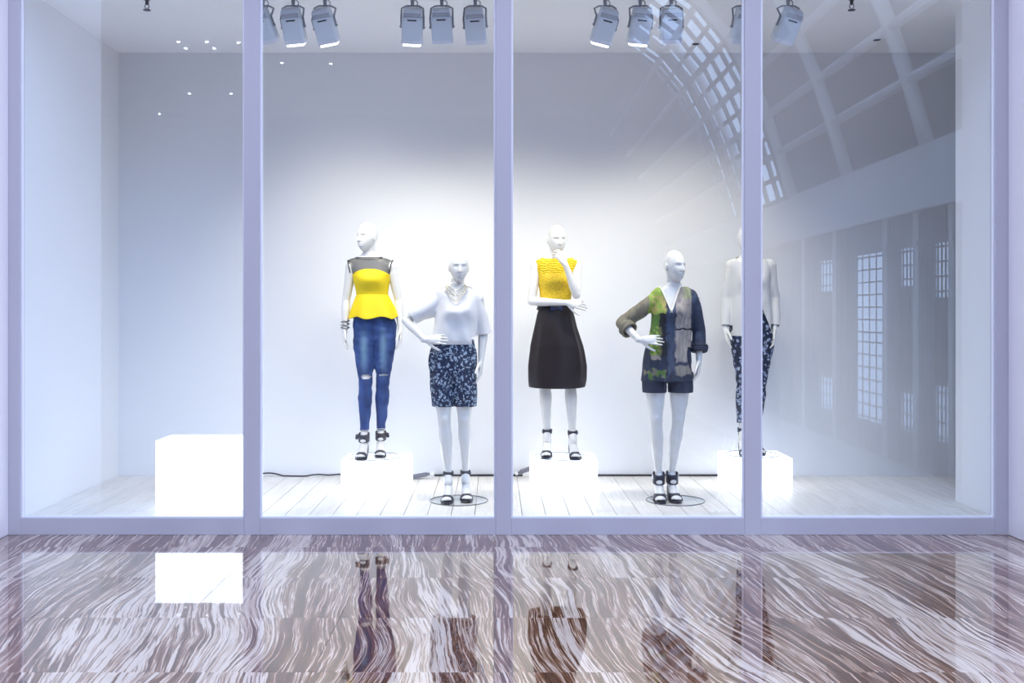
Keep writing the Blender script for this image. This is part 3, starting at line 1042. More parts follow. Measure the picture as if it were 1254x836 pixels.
TEE = [(1.13, 0.140, 0.090, 0.095), (1.17, 0.155, 0.112, 0.112), (1.22, 0.152, 0.110, 0.112), (1.30, 0.146, 0.102, 0.10), (1.38, 0.150, 0.098, 0.100), (1.45, 0.158, 0.094, 0.1),
       (1.505, 0.165, 0.078, 0.09), (1.54, 0.155, 0.066, 0.08), (1.562, 0.115, 0.06, 0.072), (1.585, 0.080, 0.055, 0.064), (1.61, 0.06, 0.05, 0.06)]
mb = MB()
f2.torso(mb, 0.008, 1.13, 1.61, table=TEE)
A, B = f2.arms
a, e = Vector(A['sh']), Vector(A['el'])
mb.seg(a + Vector((0.03, 0, 0.0)), a.lerp(e, 0.86), [(0, 0.066), (0.4, 0.064), (1, 0.060)], n=24)
mb.seg(a + Vector((0.03, 0, -0.05)), a.lerp(e, 0.45) + Vector((0.01, 0, -0.035)), [(0, 0.06), (1, 0.045)], n=20)
b_, e2 = Vector(B['sh']), Vector(B['el'])
mb.seg(b_ - Vector((0.03, 0, 0)), b_.lerp(e2, 1.16), [(0, 0.064), (0.4, 0.062), (1, 0.060)], n=24)
dA = (e - a).normalized(); dB = (e2 - b_).normalized()
garment('tee', mb, M['tee'], f2.root,
        [([((0, 0, 1.150), (0, 0, 1))] and [((0, 0, 1.150), (0, 0, -1))],),
         ([(a.lerp(e, 0.80), dA)], (e, 0.16)),
         ([(b_.lerp(e2, 1.08), dB)], (b_.lerp(e2, 1.15), 0.15)),
         ([((f2.cx(1.55), -0.03, 1.540), (0, -0.55, 1))], ((f2.cx(1.55), 0, 1.58), 0.13))],
        wr=(0.014, 9, 1.0, (1.8, 1.2, 0.7)))
for k, drop in enumerate((0.045, 0.075, 0.105)):
    pts = []
    for j in range(48):
        t = 2 * math.pi * j / 48
        q = max(0.0, -math.sin(t))
        z = 1.588 - 0.010 * k - drop * q ** 2.2
        tt = t
        p = f2.T(z, t, 0.016 + 0.002 * k, TEE)
        w = 1 - 0.45 * q ** 0.5 * (1 if q > 0 else 0)
        ref = 0.062 + 0.008 * k
        x = f2.cx(1.57) + ref * math.cos(t)
        if q > 0:
            c_ = min((f2.T(z, R(180 + g), 0.018, TEE) for g in range(0, 181, 4)), key=lambda v: abs(v.x - x))
            y = min(c_.y - 0.004, 0.012 + math.sin(t) * 0.06)
        else:
            y = 0.012 + math.sin(t) * 0.06
        pts.append((x, y, z))
    MB().tube(pts, 0.0042, 6, closed=True).build('necklace_strand', M['gold'], f2.root, smooth=True)
for L in f2.legs: sandal(f2, L, M['shoe_grey'], 'thin')

# ---- mannequin in yellow lace top and dark skirt, hand at chin
f3 = figure(8.02, FZ + 0.25, 686,
            [(682, 300), (681.5, 318), (681, 340), (680, 373), (680, 400), (682, 430)],
            [dict(sh=(656.5, 327, 0.0), el=(651, 369, -0.05), wr=(693, 370.5, -0.19), hd=(1, -0.05, -0.12), hn=(0, -1, 0.35), ts=1, curl=0.35, spread=0.2),
             dict(sh=(705.5, 327, 0.0), el=(706, 361, -0.16), wr=(693, 325, -0.20), hd=(-0.55, 0.05, 0.9), hn=(0.45, -0.85, 0.25), ts=1, curl=0.75)],
            [dict(hip=668, knee=(667, -0.02), ankle=(670.5, 0.035), yaw=R(-6), side=1),
             dict(hip=696, knee=(698, -0.03), ankle=(700.5, -0.05), yaw=R(6), side=-1)],
            dict(c=(682, 293.5, -0.03), yaw=R(14), pitch=R(6)),
            'white mannequin in yellow lace top and dark bell skirt, hand raised to chin')
top3 = f3.loft(const(f3.J(680, 373).z - 0.005), lambda th: 1.560 - (0.010 if math.sin(th) < 0 else 0) * abs(math.sin(th)), 0.010)
t3 = top3.build('lace_top', M['lace'], f3.root, smooth=True, solid=0.003)
n = 64
for zz in (1.555, ):
    MB().tube([f3.T(1.560 - (0.010 if math.sin(2 * math.pi * j / n) < 0 else 0) * abs(math.sin(2 * math.pi * j / n)), 2 * math.pi * j / n, 0.011) for j in range(n)], 0.004, 6, closed=True).build('neck_binding', M['yellow'], t3, smooth=True)
for k in range(6):                                  # gathered rows across the yoke
    zz = 1.535 - k * 0.018
    pts = [f3.T(zz + 0.004 * math.sin(14 * th + k), th, 0.013) for th in [R(200 + 140 * q / 40) for q in range(41)]]
    MB().tube(pts, 0.0035, 6).build('ruched_row', M['yellow'], t3, smooth=True)
w3 = f3.J(680, 374).z; h3 = f3.J(680, 473).z
SK = [(h3 - 0.02, 0.212, 0.150, 0.150), (h3 + 0.05, 0.222, 0.160, 0.160), (h3 + 0.16, 0.220, 0.160, 0.160), (h3 + 0.32, 0.196, 0.150, 0.150), (h3 + 0.47, 0.158, 0.125, 0.13),
      (w3 - 0.06, 0.135, 0.102, 0.105), (w3, 0.118, 0.083, 0.084)]


def pleat(t, th):
    a = math.sin(math.pi * min(1, max(0, t * 1.02))) ** 0.7
    return 0.042 * a * (abs(math.cos(4.5 * th + 0.5)) ** 3 * 1.6 - 0.6) + 0.008 * math.sin(3 * th + 9 * t)


sk = f3.loft(lambda th: h3 + 0.008 * math.sin(th), const(w3), 0.004, table=SK, fold=pleat, n=160, m=60)
sko = sk.build('skirt', M['skirt'], f3.root, smooth=True, solid=0.005)
cx_ = f3.cx(w3)
MB().rings([[f3.T(w3 - 0.034 + 0.034 * i, 2 * math.pi * j / 64, 0.013) for j in range(64)] for i in (0, 1)], cap=False).build('waistband', M['skirt'], sko, smooth=True, solid=0.004)
rb = MB()
for s in (-1, 1):
    rb.rings([[(cx_ + 0.004 + s * 0.004, -0.108, w3 - 0.030), (cx_ + 0.004 + s * 0.004, -0.096, w3 - 0.030), (cx_ + 0.004 + s * 0.004, -0.096, w3 - 0.012), (cx_ + 0.004 + s * 0.004, -0.108, w3 - 0.012)],
              [(cx_ + 0.004 + s * 0.045, -0.110, w3 - 0.042), (cx_ + 0.004 + s * 0.045, -0.096, w3 - 0.042), (cx_ + 0.004 + s * 0.045, -0.096, w3 + 0.0), (cx_ + 0.004 + s * 0.045, -0.110, w3 + 0.0)]])
rb.build('ribbon_bow', M['ribbon'], sko, bevel=0.003)
for L in f3.legs: sandal(f3, L, M['shoe'], 'thin')

# ---- mannequin in printed tunic and dark shorts, hand on hip
f4 = figure(7.5, FZ, 827,
            [(826, 330), (825, 352), (825, 368), (821.5, 400), (818, 430), (817.5, 450), (817, 480)],
            [dict(sh=(801.5, 366, 0.0), el=(762, 396, 0.03), wr=(783, 416, -0.125), hd=(1, -0.22, 0.02), hn=(-0.1, -0.9, 0.4), ts=1, curl=0.15),
             dict(sh=(849.5, 366, 0.0), el=(856, 405, 0.03), wr=(856, 440, -0.02), hd=(-0.1, -0.2, -1), hn=(1, -0.1, 0), ts=1, curl=0.45)],
            [dict(hip=802, knee=(802.5, -0.035), ankle=(807.5, 0.035), yaw=R(-4), side=1),
             dict(hip=832.5, knee=(830, -0.02), ankle=(824, 0.055), yaw=R(4), side=-1)],
            dict(c=(826.5, 326, -0.02), yaw=R(30), pitch=R(2)),
            'white mannequin in green and taupe printed tunic with rolled sleeves, hand on hip')
mb = MB()
f4.torso(mb, 0.016, 0.872, 1.15)
hz4 = f4.J(817, 480).z
for s, L in zip((-1, 1), f4.legs):
    hip, knee = Vector(L['hip']), Vector(L['knee'])
    mb.seg(hip + Vector((s * 0.002, 0, 0.02)), Vector((hip.x + s * 0.008, 0.0, hz4 - 0.06)), [(0, 0.088), (0.5, 0.090), (1, 0.090)], n=28, flat=(0, 1, 0), squash=1.15)
    mb.ball(hip + Vector((0, 0.045, 0.03)), (0.085, 0.085, 0.095))
garment('shorts', mb, M['navy'], f4.root, [([((0, 0, 1.12), (0, 0, 1))],), ([((0, 0, hz4), (0, 0, -1))],)], wr=(0.006, 12, 2.0))
TUN = [(0.82, 0.192, 0.128, 0.132), (0.90, 0.188, 0.124, 0.13), (1.00, 0.182, 0.118, 0.128), (1.10, 0.170, 0.110, 0.115), (1.20, 0.152, 0.100, 0.105), (1.28, 0.146, 0.098, 0.10),
       (1.36, 0.148, 0.096, 0.098), (1.44, 0.156, 0.092, 0.098), (1.50, 0.164, 0.078, 0.09), (1.54, 0.157, 0.066, 0.08), (1.562, 0.115, 0.06, 0.072), (1.585, 0.080, 0.055, 0.064), (1.61, 0.06, 0.05, 0.06)]
mb = MB()
tz = f4.J(817, 466).z
f4.torso(mb, 0.004, 0.82, 1.61, table=TUN)
A, B = f4.arms
a, e, wq = Vector(A['sh']), Vector(A['el']), Vector(A['wr'])
mb.seg(a + Vector((0.02, 0, 0)), e, [(0, 0.060), (0.5, 0.056), (1, 0.050)], n=24)
mb.seg(e, e.lerp(wq, 0.5), [(0, 0.052), (1, 0.055)], n=24)
b_, e2, w2 = Vector(B['sh']), Vector(B['el']), Vector(B['wr'])
mb.seg(b_ - Vector((0.02, 0, 0)), e2, [(0, 0.060), (0.5, 0.055), (1, 0.050)], n=24)
mb.seg(e2, e2.lerp(w2, 0.9), [(0, 0.050), (1, 0.050)], n=24)
dA = (wq - e).normalized(); dB = (w2 - e2).normalized()
apex = f4.J(822, 383, -0.12); apex.z = 1.385
ncx = f4.cx(1.56)
vl = Vector((-0.070, 0, 0.19)); vr = Vector((0.078, 0, 0.19))
n_l = Vector((vl.z, 0, -vl.x)); n_r = Vector((-vr.z, 0, vr.x))


def keep_front(bm):
    pass


tun_cuts = [([((0, 0, tz), (0, 0, -1))],),
            ([(e.lerp(wq, 0.36), dA)], (e.lerp(wq, 0.5), 0.11)),
            ([(e2.lerp(w2, 0.66), dB)], (e2.lerp(w2, 0.9), 0.13)),
            ([(apex, n_l), (apex, n_r), (Vector((0, -0.005, 0)), Vector((0, -1, 0)))], (apex + Vector((0, 0.03, 0.12)), 0.21)),
            ([((ncx, 0.0, 1.572), (0, 0, 1))],)]


def paint(bm):
    pass


tunic = garment('tunic', mb, M['print'], f4.root, tun_cuts, wr=(0.010, 10, 4.0, (1.8, 1.4, 0.7)))


def print_colour(p):
    """brush-painted panels: green left front, navy centre, taupe right front, olive left sleeve, navy right sleeve"""
    S = f4.root.location
    D = S.y - 0.1
    px = (p.x + S.x) * F / D + 605
    py = 383 - (p.z + S.z - CAMZ) * F / D
    h = lambda sc, sd: noise.noise(Vector((px * sc + sd, py * sc, sd * 2.3)))
    navy, deep, teal = (0.030, 0.040, 0.075), (0.012, 0.014, 0.018), (0.055, 0.075, 0.13)
    olive, taupe = (0.22, 0.195, 0.14), (0.36, 0.32, 0.29)
    green, lime, straw, violet = (0.10, 0.20, 0.035), (0.30, 0.42, 0.07), (0.50, 0.44, 0.14), (0.11, 0.10, 0.20)
    jx = 2.2 * h(0.16, 3) ; jy = 3.5 * h(0.13, 9)
    x, y = px + jx, py + jy
    if px < 789.5 or (px < 792 and y > 375 and y < 420): 
        return olive if py < 432 else navy
    if px > 848: return navy if h(0.1, 5) < 0.25 else teal
    if x < 815:
        if y < 362: return lime if x > 795 else green
        if y < 384: return straw if x > 799 and h(0.2, 1) > -0.15 else (lime if x > 796 else olive)
        if y < 398:
            if x < 799: return violet
            return green if x < 808 else deep
        if y < 436:
            if x < 797: return olive if y < 424 else navy
            if x < 807: return lime if h(0.25, 7) > 0.1 else green
            return deep if x > 810 else (0.14, 0.15, 0.06)
        if y < 440: return taupe if x > 798 and x < 808 else navy
        if y < 452: return navy
        if y < 463: return green if h(0.3, 2) > 0 and x > 795 else olive if h(0.2, 4) > 0 else navy
        return navy
    if x < 827:
        if y > 384 and x < 816: return deep
        return teal if h(0.12, 6) > -0.1 else navy
    if x < 848:
        if y < 366: return (0.34, 0.35, 0.20) if x > 838 else taupe
        if 401 < y < 404.5: return deep
        if y < 442: return taupe if h(0.15, 8) > -0.42 else (0.27, 0.24, 0.25)
        if y < 448: return navy
        if y < 458: return (0.27, 0.24, 0.21)
        return navy
    return navy


me = tunic.data
att = me.color_attributes.new('print', 'FLOAT_COLOR', 'POINT')
flat = []
for v in me.vertices:
    c = print_colour(v.co) if v.co.y < 0.02 or v.co.x < f4.J(790, 383).x or v.co.x > f4.J(852, 383).x else (0.05, 0.06, 0.08)
    flat += [*c, 1.0]
att.data.foreach_set('color', flat)
# pale V-neck facing
vpts_l = []; vpts_r = []
for k in range(13):
    t = k / 12
    for lst, vv in ((vpts_l, vl), (vpts_r, vr)):
        q = apex + vv * t
        z = q.z
        best = min((f4.T(z, R(180 + g), 0.007, TUN) for g in range(0, 181, 3)), key=lambda p: abs(p.x - q.x))
        lst.append(Vector((q.x, best.y - 0.004, z)))
for lst, s in ((vpts_l, -1), (vpts_r, 1)):
    mb = MB()
    mb.rings([[p + Vector((-s * 0.011, 0.003, -0.003)) for p in lst], [p + Vector((s * 0.003, -0.001, 0)) for p in lst]], cap=False, closed=False)
    mb.build('collar_facing', M['lining'], tunic, smooth=True, solid=0.004)
# rolled cuffs
for (c0, dd, r, mt) in ((e.lerp(wq, 0.33), dA, 0.054, 'olive'), (e2.lerp(w2, 0.62), dB, 0.050, 'navy')):
    mb = MB()
    for k in range(3):
        u = dd.cross(Vector((0, 1, 0))).normalized(); w_ = dd.cross(u)
        mb.tube([c0 + dd * (0.016 * k - 0.016) + u * (r * (1.02 + 0.03 * math.sin(3 * t_ + k)) * math.cos(t_)) + w_ * (r * math.sin(t_)) for t_ in [2 * math.pi * j / 28 for j in range(28)]], 0.011, 8, closed=True)
    mb.build('rolled_cuff', M[mt], tunic, smooth=True)
tb = MB().tube([e2.lerp(w2, 0.45) + Vector((0.052, -0.02, 0)), e2.lerp(w2, 0.55) + Vector((0.062, -0.02, 0)), e2.lerp(w2, 0.72) + Vector((0.054, -0.022, 0))], 0.004, 6)
tb.build('sleeve_tab', M['navy'], tunic)
for L in f4.legs: sandal(f4, L, M['shoe'], 'wide')

# ---- mannequin in pale blouse and floral trousers
f5 = figure(8.15, FZ + 0.25, 921,
            [(915, 300), (917, 318), (919, 340), (920, 372), (921, 410), (921, 430)],
            [dict(sh=(895.5, 325, 0.0), el=(889.5, 365, 0.03), wr=(888.5, 401, -0.03), hd=(0.06, -0.2, -1), hn=(-1, 0.1, 0), ts=-1, curl=0.3),
             dict(sh=(943.5, 325, 0.0), el=(949, 365, 0.03), wr=(948.5, 401, -0.05), hd=(-0.12, -0.2, -1), hn=(1, 0.1, 0), ts=1, curl=0.3)],
            [dict(hip=908.5, knee=(909.5, -0.03), ankle=(909, 0.0), yaw=R(-4), side=1),
             dict(hip=934, knee=(930, -0.01), ankle=(927, 0.07), yaw=R(4), side=-1)],
            dict(c=(914.5, 292, -0.02), yaw=R(-10), pitch=R(2)),
            'white mannequin in pale blouse and bold floral trousers beside the dim recess wall')
mb = MB()
f5.torso(mb, 0.008, 0.885, 1.16)
for L in f5.legs:
    f5.leg(mb, L, 0.011, 1.2)
    mb.ball(Vector(L['hip']) + Vector((0, 0.045, 0.03)), (0.082, 0.080, 0.092))
garment('trousers', mb, M['floral2'], f5.root, [([((0, 0, 1.12), (0, 0, 1))],), ([((0, 0, f5.J(921, 517).z), (0, 0, -1))],)], wr=(0.007, 14, 6.0))
BL = [(0.90, 0.172, 0.115, 0.135), (1.0, 0.176, 0.116, 0.132), (1.10, 0.170, 0.110, 0.118), (1.20, 0.152, 0.102, 0.105), (1.28, 0.146, 0.098, 0.10),
      (1.36, 0.148, 0.096, 0.098), (1.44, 0.156, 0.092, 0.098), (1.50, 0.165, 0.078, 0.09), (1.54, 0.157, 0.066, 0.08), (1.562, 0.115, 0.06, 0.072), (1.585, 0.080, 0.055, 0.064), (1.61, 0.06, 0.05, 0.06)]
mb = MB()
f5.torso(mb, 0.008, 0.90, 1.61, table=BL)
for s, A in zip((-1, 1), f5.arms):
    a, e, wq = Vector(A['sh']), Vector(A['el']), Vector(A['wr'])
    mb.seg(a - Vector((s * 0.02, 0, 0)), e, [(0, 0.056), (0.5, 0.049), (1, 0.043)], n=24)
    mb.seg(e, wq, [(0, 0.043), (0.5, 0.042), (1, 0.036)], n=24)
hz5 = f5.J(921, 411).z
nap = f5.J(930, 370, -0.1)
cuts5 = [([((0, 0, hz5), (0, 0, -1))], ((f5.cx(1.0), 0, hz5 - 0.12), 0.26)),
         ([(nap, Vector((1, 0, 0.05))), (nap, Vector((-0.17, 0, -0.075))), (Vector((0, -0.01, 0)), Vector((0, -1, 0)))], (f5.J(934, 396, -0.1), 0.2)),
         ([((f5.cx(1.55), -0.03, 1.552), (0, -0.45, 1))], ((f5.cx(1.55), 0, 1.58), 0.12))]
for A in f5.arms:
    a, e, wq = Vector(A['sh']), Vector(A['el']), Vector(A['wr'])
    cuts5.append(([(e.lerp(wq, 0.93), (wq - e).normalized())], (wq, 0.055)))
garment('blouse', mb, M['blouse'], f5.root, cuts5, wr=(0.012, 9, 8.0, (1.8, 1.3, 0.6)))
for L in f5.legs: sandal(f5, L, M['shoe'], 'thin')

# ------------------------------------------------------------------ track spotlights
TRY = 7.02
TRZ = CEIL


def lamp_track(px0, px1, label):
    x0, x1 = (px0 - 605) * TRY / F, (px1 - 605) * TRY / F
    o = empty('lighting_track', ((x0 + x1) / 2, TRY, TRZ))
    w = (x1 - x0) / 2
    MB().box((-w, -0.018, -0.034), (w, 0.018, 0)).build('rail', M['lamp_arm'], o, bevel=0.002)
    MB().box((-w - 0.012, -0.020, -0.036), (-w, 0.020, 0)).build('end_cap', M['lamp'], o)
    MB().box((w, -0.020, -0.036), (w + 0.012, 0.020, 0)).build('end_cap', M['lamp'], o)
    tag(o, label, 'lighting track', 'ceiling lighting tracks')


def spotlight(px, target, label, zc=3.435, power=SPOT_W, cone=96, lit=False):
    x = (px - 605) * TRY / F
    c = Vector((x, TRY, zc))
    root = empty('track_spotlight', (x, TRY, TRZ - 0.034))
    root['label'] = label
    tag(root, label, 'spotlight', 'track spotlights on the shop window ceiling')
    aim = (Vector(target) - c).normalized()
    q = (-aim).to_track_quat('Z', 'Y')           # local -Z is the beam
    # keep the housing square to the yoke: local X as level as possible
    xa = Vector((1, 0, 0)); xa = (xa - aim * xa.dot(aim)).normalized()
    ya = (-aim).cross(xa)
    Mr = Matrix((xa, ya, -aim)).transposed().to_4x4()
    Mx = Matrix.Translation(c - root.location) @ Mr
    hw, hd_, hl = 0.070, 0.060, 0.115

    def rr(w, d, z, r=0.018, n=5):
        pts = []
        for sx, sy, a0 in ((1, 1, 0), (-1, 1, 90), (-1, -1, 180), (1, -1, 270)):
            for k in range(n):
                a = R(a0 + 90 * k / (n - 1))
                pts.append((sx * (w - r) + r * math.cos(a), sy * (d - r) + r * math.sin(a), z))
        return pts
    hb = MB().rings([rr(hw * 0.80, hd_ * 0.78, hl), rr(hw * 0.90, hd_ * 0.9, hl - 0.012), rr(hw * 0.92, hd_ * 0.92, hl - 0.055), rr(hw, hd_, hl - 0.060),
                     rr(hw * 1.02, hd_ * 1.02, -hl + 0.03), rr(hw * 0.98, hd_ * 0.98, -hl + 0.028)])
    house = hb.xform(Mx).build('housing', M['lamp'], root)
    rim = MB().rings([rr(hw * 0.98, hd_ * 0.98, -hl + 0.030), rr(hw * 1.04, hd_ * 1.04, -hl + 0.020), rr(hw * 1.06, hd_ * 1.06, -hl), rr(hw * 0.90, hd_ * 0.90, -hl), rr(hw * 0.86, hd_ * 0.86, -hl + 0.022)], cap=False)
    rim.xform(Mx).build('front_rim', M['lamp_rim'], root)
    MB().rings([rr(hw * 0.87, hd_ * 0.87, -hl + 0.020), rr(hw * 0.87, hd_ * 0.87, -hl - (0.016 if lit else -0.014))]).xform(Mx).build('lens', M['lens'], root)
    MB().box((-hw * 0.45, -hd_ * 1.02, hl - 0.075), (hw * 0.45, -hd_ * 0.9, hl - 0.066)).xform(Mx).build('vent_slot', M['dark'], house)
    for k in range(3):
        MB().box((-hw * 0.86, -hd_ * 0.95, hl - 0.030 - k * 0.010), (hw * 0.86, -hd_ * 0.90, hl - 0.026 - k * 0.010)).xform(Mx).build('cooling_fin', M['lamp_arm'], house)
    # yoke
    up = Vector((0, 0, 1))
    yk = MB()
    lift = 0.145
    p = lambda s, z: Mx @ Vector((s * (hw + 0.008), 0, 0)) + up * z
    for s in (-1, 1):
        pts = [Mx @ Vector((s * (hw + 0.008), 0, -0.02)), Mx @ Vector((s * (hw + 0.008), 0, 0.05))]
        top = Vector((s * (hw + 0.004), 0, c.z - root.location.z + 0.118))
        pts += [top, Vector((s * (hw - 0.025), 0, c.z - root.location.z + 0.134)), Vector((0, 0, c.z - root.location.z + 0.136))]
        yk.tube(pts, 0.0065, 8)
    yk.build('yoke', M['lamp_arm'], root, smooth=True)
    MB().disc((0, 0, c.z - root.location.z + 0.130), 0.010, -(c.z - root.location.z + 0.131), 16, 0.016).build('stem', M['lamp_arm'], root)
    for s in (-1, 1):
        kb = MB().seg((s * (hw + 0.004), 0, -0.01), (s * (hw + 0.016), 0, -0.01), [(0, 0.011), (1, 0.004)], n=12, cap=True).xform(Mx)
        kb.build('pivot_knob', M['lamp_arm'], root, smooth=True)
    MB().tube([(0.012, 0.0, -0.012), (0.035, 0.01, -0.03), (0.03, 0.0, c.z - root.location.z + 0.12), Mx @ Vector((0.02, 0.0, hl - 0.005))], 0.004, 6).build('power_lead', M['lamp_arm'], root, smooth=True)
    ld = bpy.data.lights.new('spot_beam', 'SPOT')
    ld.energy = power; ld.color = SPOT_COL; ld.spot_size = R(cone); ld.spot_blend = 0.9; ld.shadow_soft_size = 0.035
    lo = bpy.data.objects.new('spot_beam', ld); C.objects.link(lo)
    lo.parent = root
    lo.matrix_local = Mx @ Matrix.Translation((0, 0, -hl - (0.022 if lit else 0.008)))
    return root


T1 = (-0.70, 8.15, 1.35); T2 = (-0.27, 8.0, 1.1); T3 = (0.50, 8.15, 1.35); T4 = (1.30, 8.0, 1.1); T5 = (1.35, 8.2, 1.35)
lamp_track(316, 420, 'short ceiling track above the mannequin in torn jeans')
lamp_track(486, 602, 'short ceiling track above the mannequin in floral shorts')
lamp_track(722, 842, 'short ceiling track between the skirted and tunic mannequins')
lamp_track(896, 990, 'short ceiling track above the mannequin in floral trousers')
g1 = 'pale blue-grey spotlight in the trio left of the torn-jeans mannequin'
spotlight(322, (-1.05, 8.3, 1.5), 'spotlight half hidden by a mullion, over the torn-jeans mannequin')
spotlight(359, (-1.15, 8.2, 1.2), 'upright pale spotlight, middle of the trio over the torn-jeans mannequin', lit=True)
spotlight(398, T1, 'leaning pale spotlight with lit rim, over the torn-jeans mannequin', lit=True)
spotlight(505, (-0.68, 8.1, 1.2), 'upright pale spotlight over the gap between torn jeans and white tee', lit=True)
spotlight(541, T2, 'middle pale spotlight of the trio over the white-tee mannequin')
spotlight(582, (0.02, 8.2, 1.4), 'pale spotlight beside the central mullion over the white-tee mannequin')
spotlight(741, (0.15, 8.2, 1.35), 'strongly leaning pale spotlight aimed at the dark-skirt mannequin', lit=True)
spotlight(784, (0.78, 8.1, 1.2), 'middle pale spotlight of the trio over the printed tunic', lit=True)
spotlight(822, T4, 'pale spotlight straight above the printed-tunic mannequin')
spotlight(910, (1.55, 8.2, 1.4), 'spotlight hidden behind a mullion, over the floral-trousers mannequin')
spotlight(965, T5, 'lone leaning pale spotlight over the floral-trousers mannequin')

# ------------------------------------------------------------------ sprinklers, ceiling vents
def sprinkler(px, label):
    y = 7.16
    o = empty('fire_sprinkler', ((px - 605) * y / F, y, CEIL))
    MB().disc((0, 0, -0.012), 0.022, 0.012, 24).build('escutcheon', M['lamp_arm'], o)
    MB().disc((0, 0, -0.042), 0.012, 0.03, 16).build('body', M['brass'], o)
    fr_ = MB()
    for s in (-1, 1):
        fr_.tube([(s * 0.011, 0, -0.04), (s * 0.016, 0, -0.055), (s * 0.004, 0, -0.074)], 0.003, 6)
    fr_.build('frame_arm', M['brass'], o)
    MB().disc((0, 0, -0.082), 0.026, 0.004, 20).disc((0, 0, -0.078), 0.006, 0.006, 10).build('deflector', M['brass'], o)
    tag(o, label, 'sprinkler', 'fire sprinklers on the ceiling')


sprinkler(180, 'dark pendent fire sprinkler near the bare left wall')
sprinkler(1043, 'dark pendent fire sprinkler near the right recess')
for px, py, lb in ((852, 53, 'small ceiling spot ring above the printed tunic'), (1074, 48, 'small ceiling spot ring near the right recess')):
    d = (CEIL - CAMZ) * F / (383 - py)
    o = empty('recessed_ring', ((px - 605) * d / F, d, CEIL))
    MB().disc((0, 0, -0.006), 0.045, 0.006, 28, 0.05).build('trim_ring', M['lamp_rim'], o)
    MB().disc((0, 0, -0.0075), 0.030, 0.002, 24).build('dark_core', M['dark'], o)
    tag(o, lb, 'ceiling ring', 'recessed ceiling rings')

# ------------------------------------------------------------------ cables along the back wall
def cable(pts, r, label):
    o = MB().tube(pts, r, 8).build('power_cable', M['cable'], smooth=True)
    tag(o, label, 'cable')
    return o


yb = WALLY - 0.03
pts = []
for k in range(41):
    t = k / 40
    px = 318 + (418 - 318) * t
    pts.append(((px - 605) * yb / F, yb - 0.012 + 0.010 * math.sin(9 * t), FZ + 0.006 + 0.014 * max(0, math.sin(6 * t + 1.5)) + 0.012 * max(0, math.sin(11 * t))))
cable(pts, 0.006, 'thin wavy black cable running along the wall to the torn-jeans box')
cable([((px - 605) * yb / F, yb, FZ + 0.010) for px in (532, 560, 585, 640)], 0.0085, 'straight black cable behind the feet of the white-tee mannequin')
cable([((px - 605) * yb / F, yb, FZ + 0.010) for px in (722, 780, 830, 905)], 0.0085, 'straight black cable along the wall behind the printed-tunic mannequin')


def adapter(a, b, label):
    a, b = Vector(a), Vector(b)
    o = empty('power_adapter', (a.x, a.y, FZ))
    L = b - a; d = L.normalized(); side = Vector((0, 1, 0)); up = d.cross(side)
    def blk(t0, t1, w, h, name, mat):
        mb = MB()
        rg = []
        for t in (t0, t1):
            c = a + L * t - o.location
            rg.append([c + side * (w * sx) + up * (h * sz) for sx, sz in ((-1, -1), (1, -1), (1, 1), (-1, 1))])
        mb.rings(rg).build(name, M[mat], o, bevel=0.003)
    blk(0.0, 0.68, 0.024, 0.016, 'adapter_body', 'adapter')
    blk(0.68, 0.82, 0.014, 0.010, 'cable_gland', 'adapter')
    blk(0.82, 1.0, 0.014, 0.013, 'plug', 'plug')
    tag(o, label, 'adapter', 'power adapters on the display floor')


adapter(P(506, 583.5, 8.50), P(531, 579, 8.50), 'grey power adapter lying beside the torn-jeans box')
adapter(P(649, 573.5, 8.55), P(631, 580, 8.55), 'grey power adapter leaning by the dark-skirt box')

# ------------------------------------------------------------------ the mall opposite (seen in the glass)
K = 2.5
DM = 2 * GY


def V(px, py, X):
    """point of the long side facade at X that the window mirrors at that pixel"""
    d = X * F / (px - 605)
    return Vector((X, DM - d, CAMZ + (383 - py) * d / F))


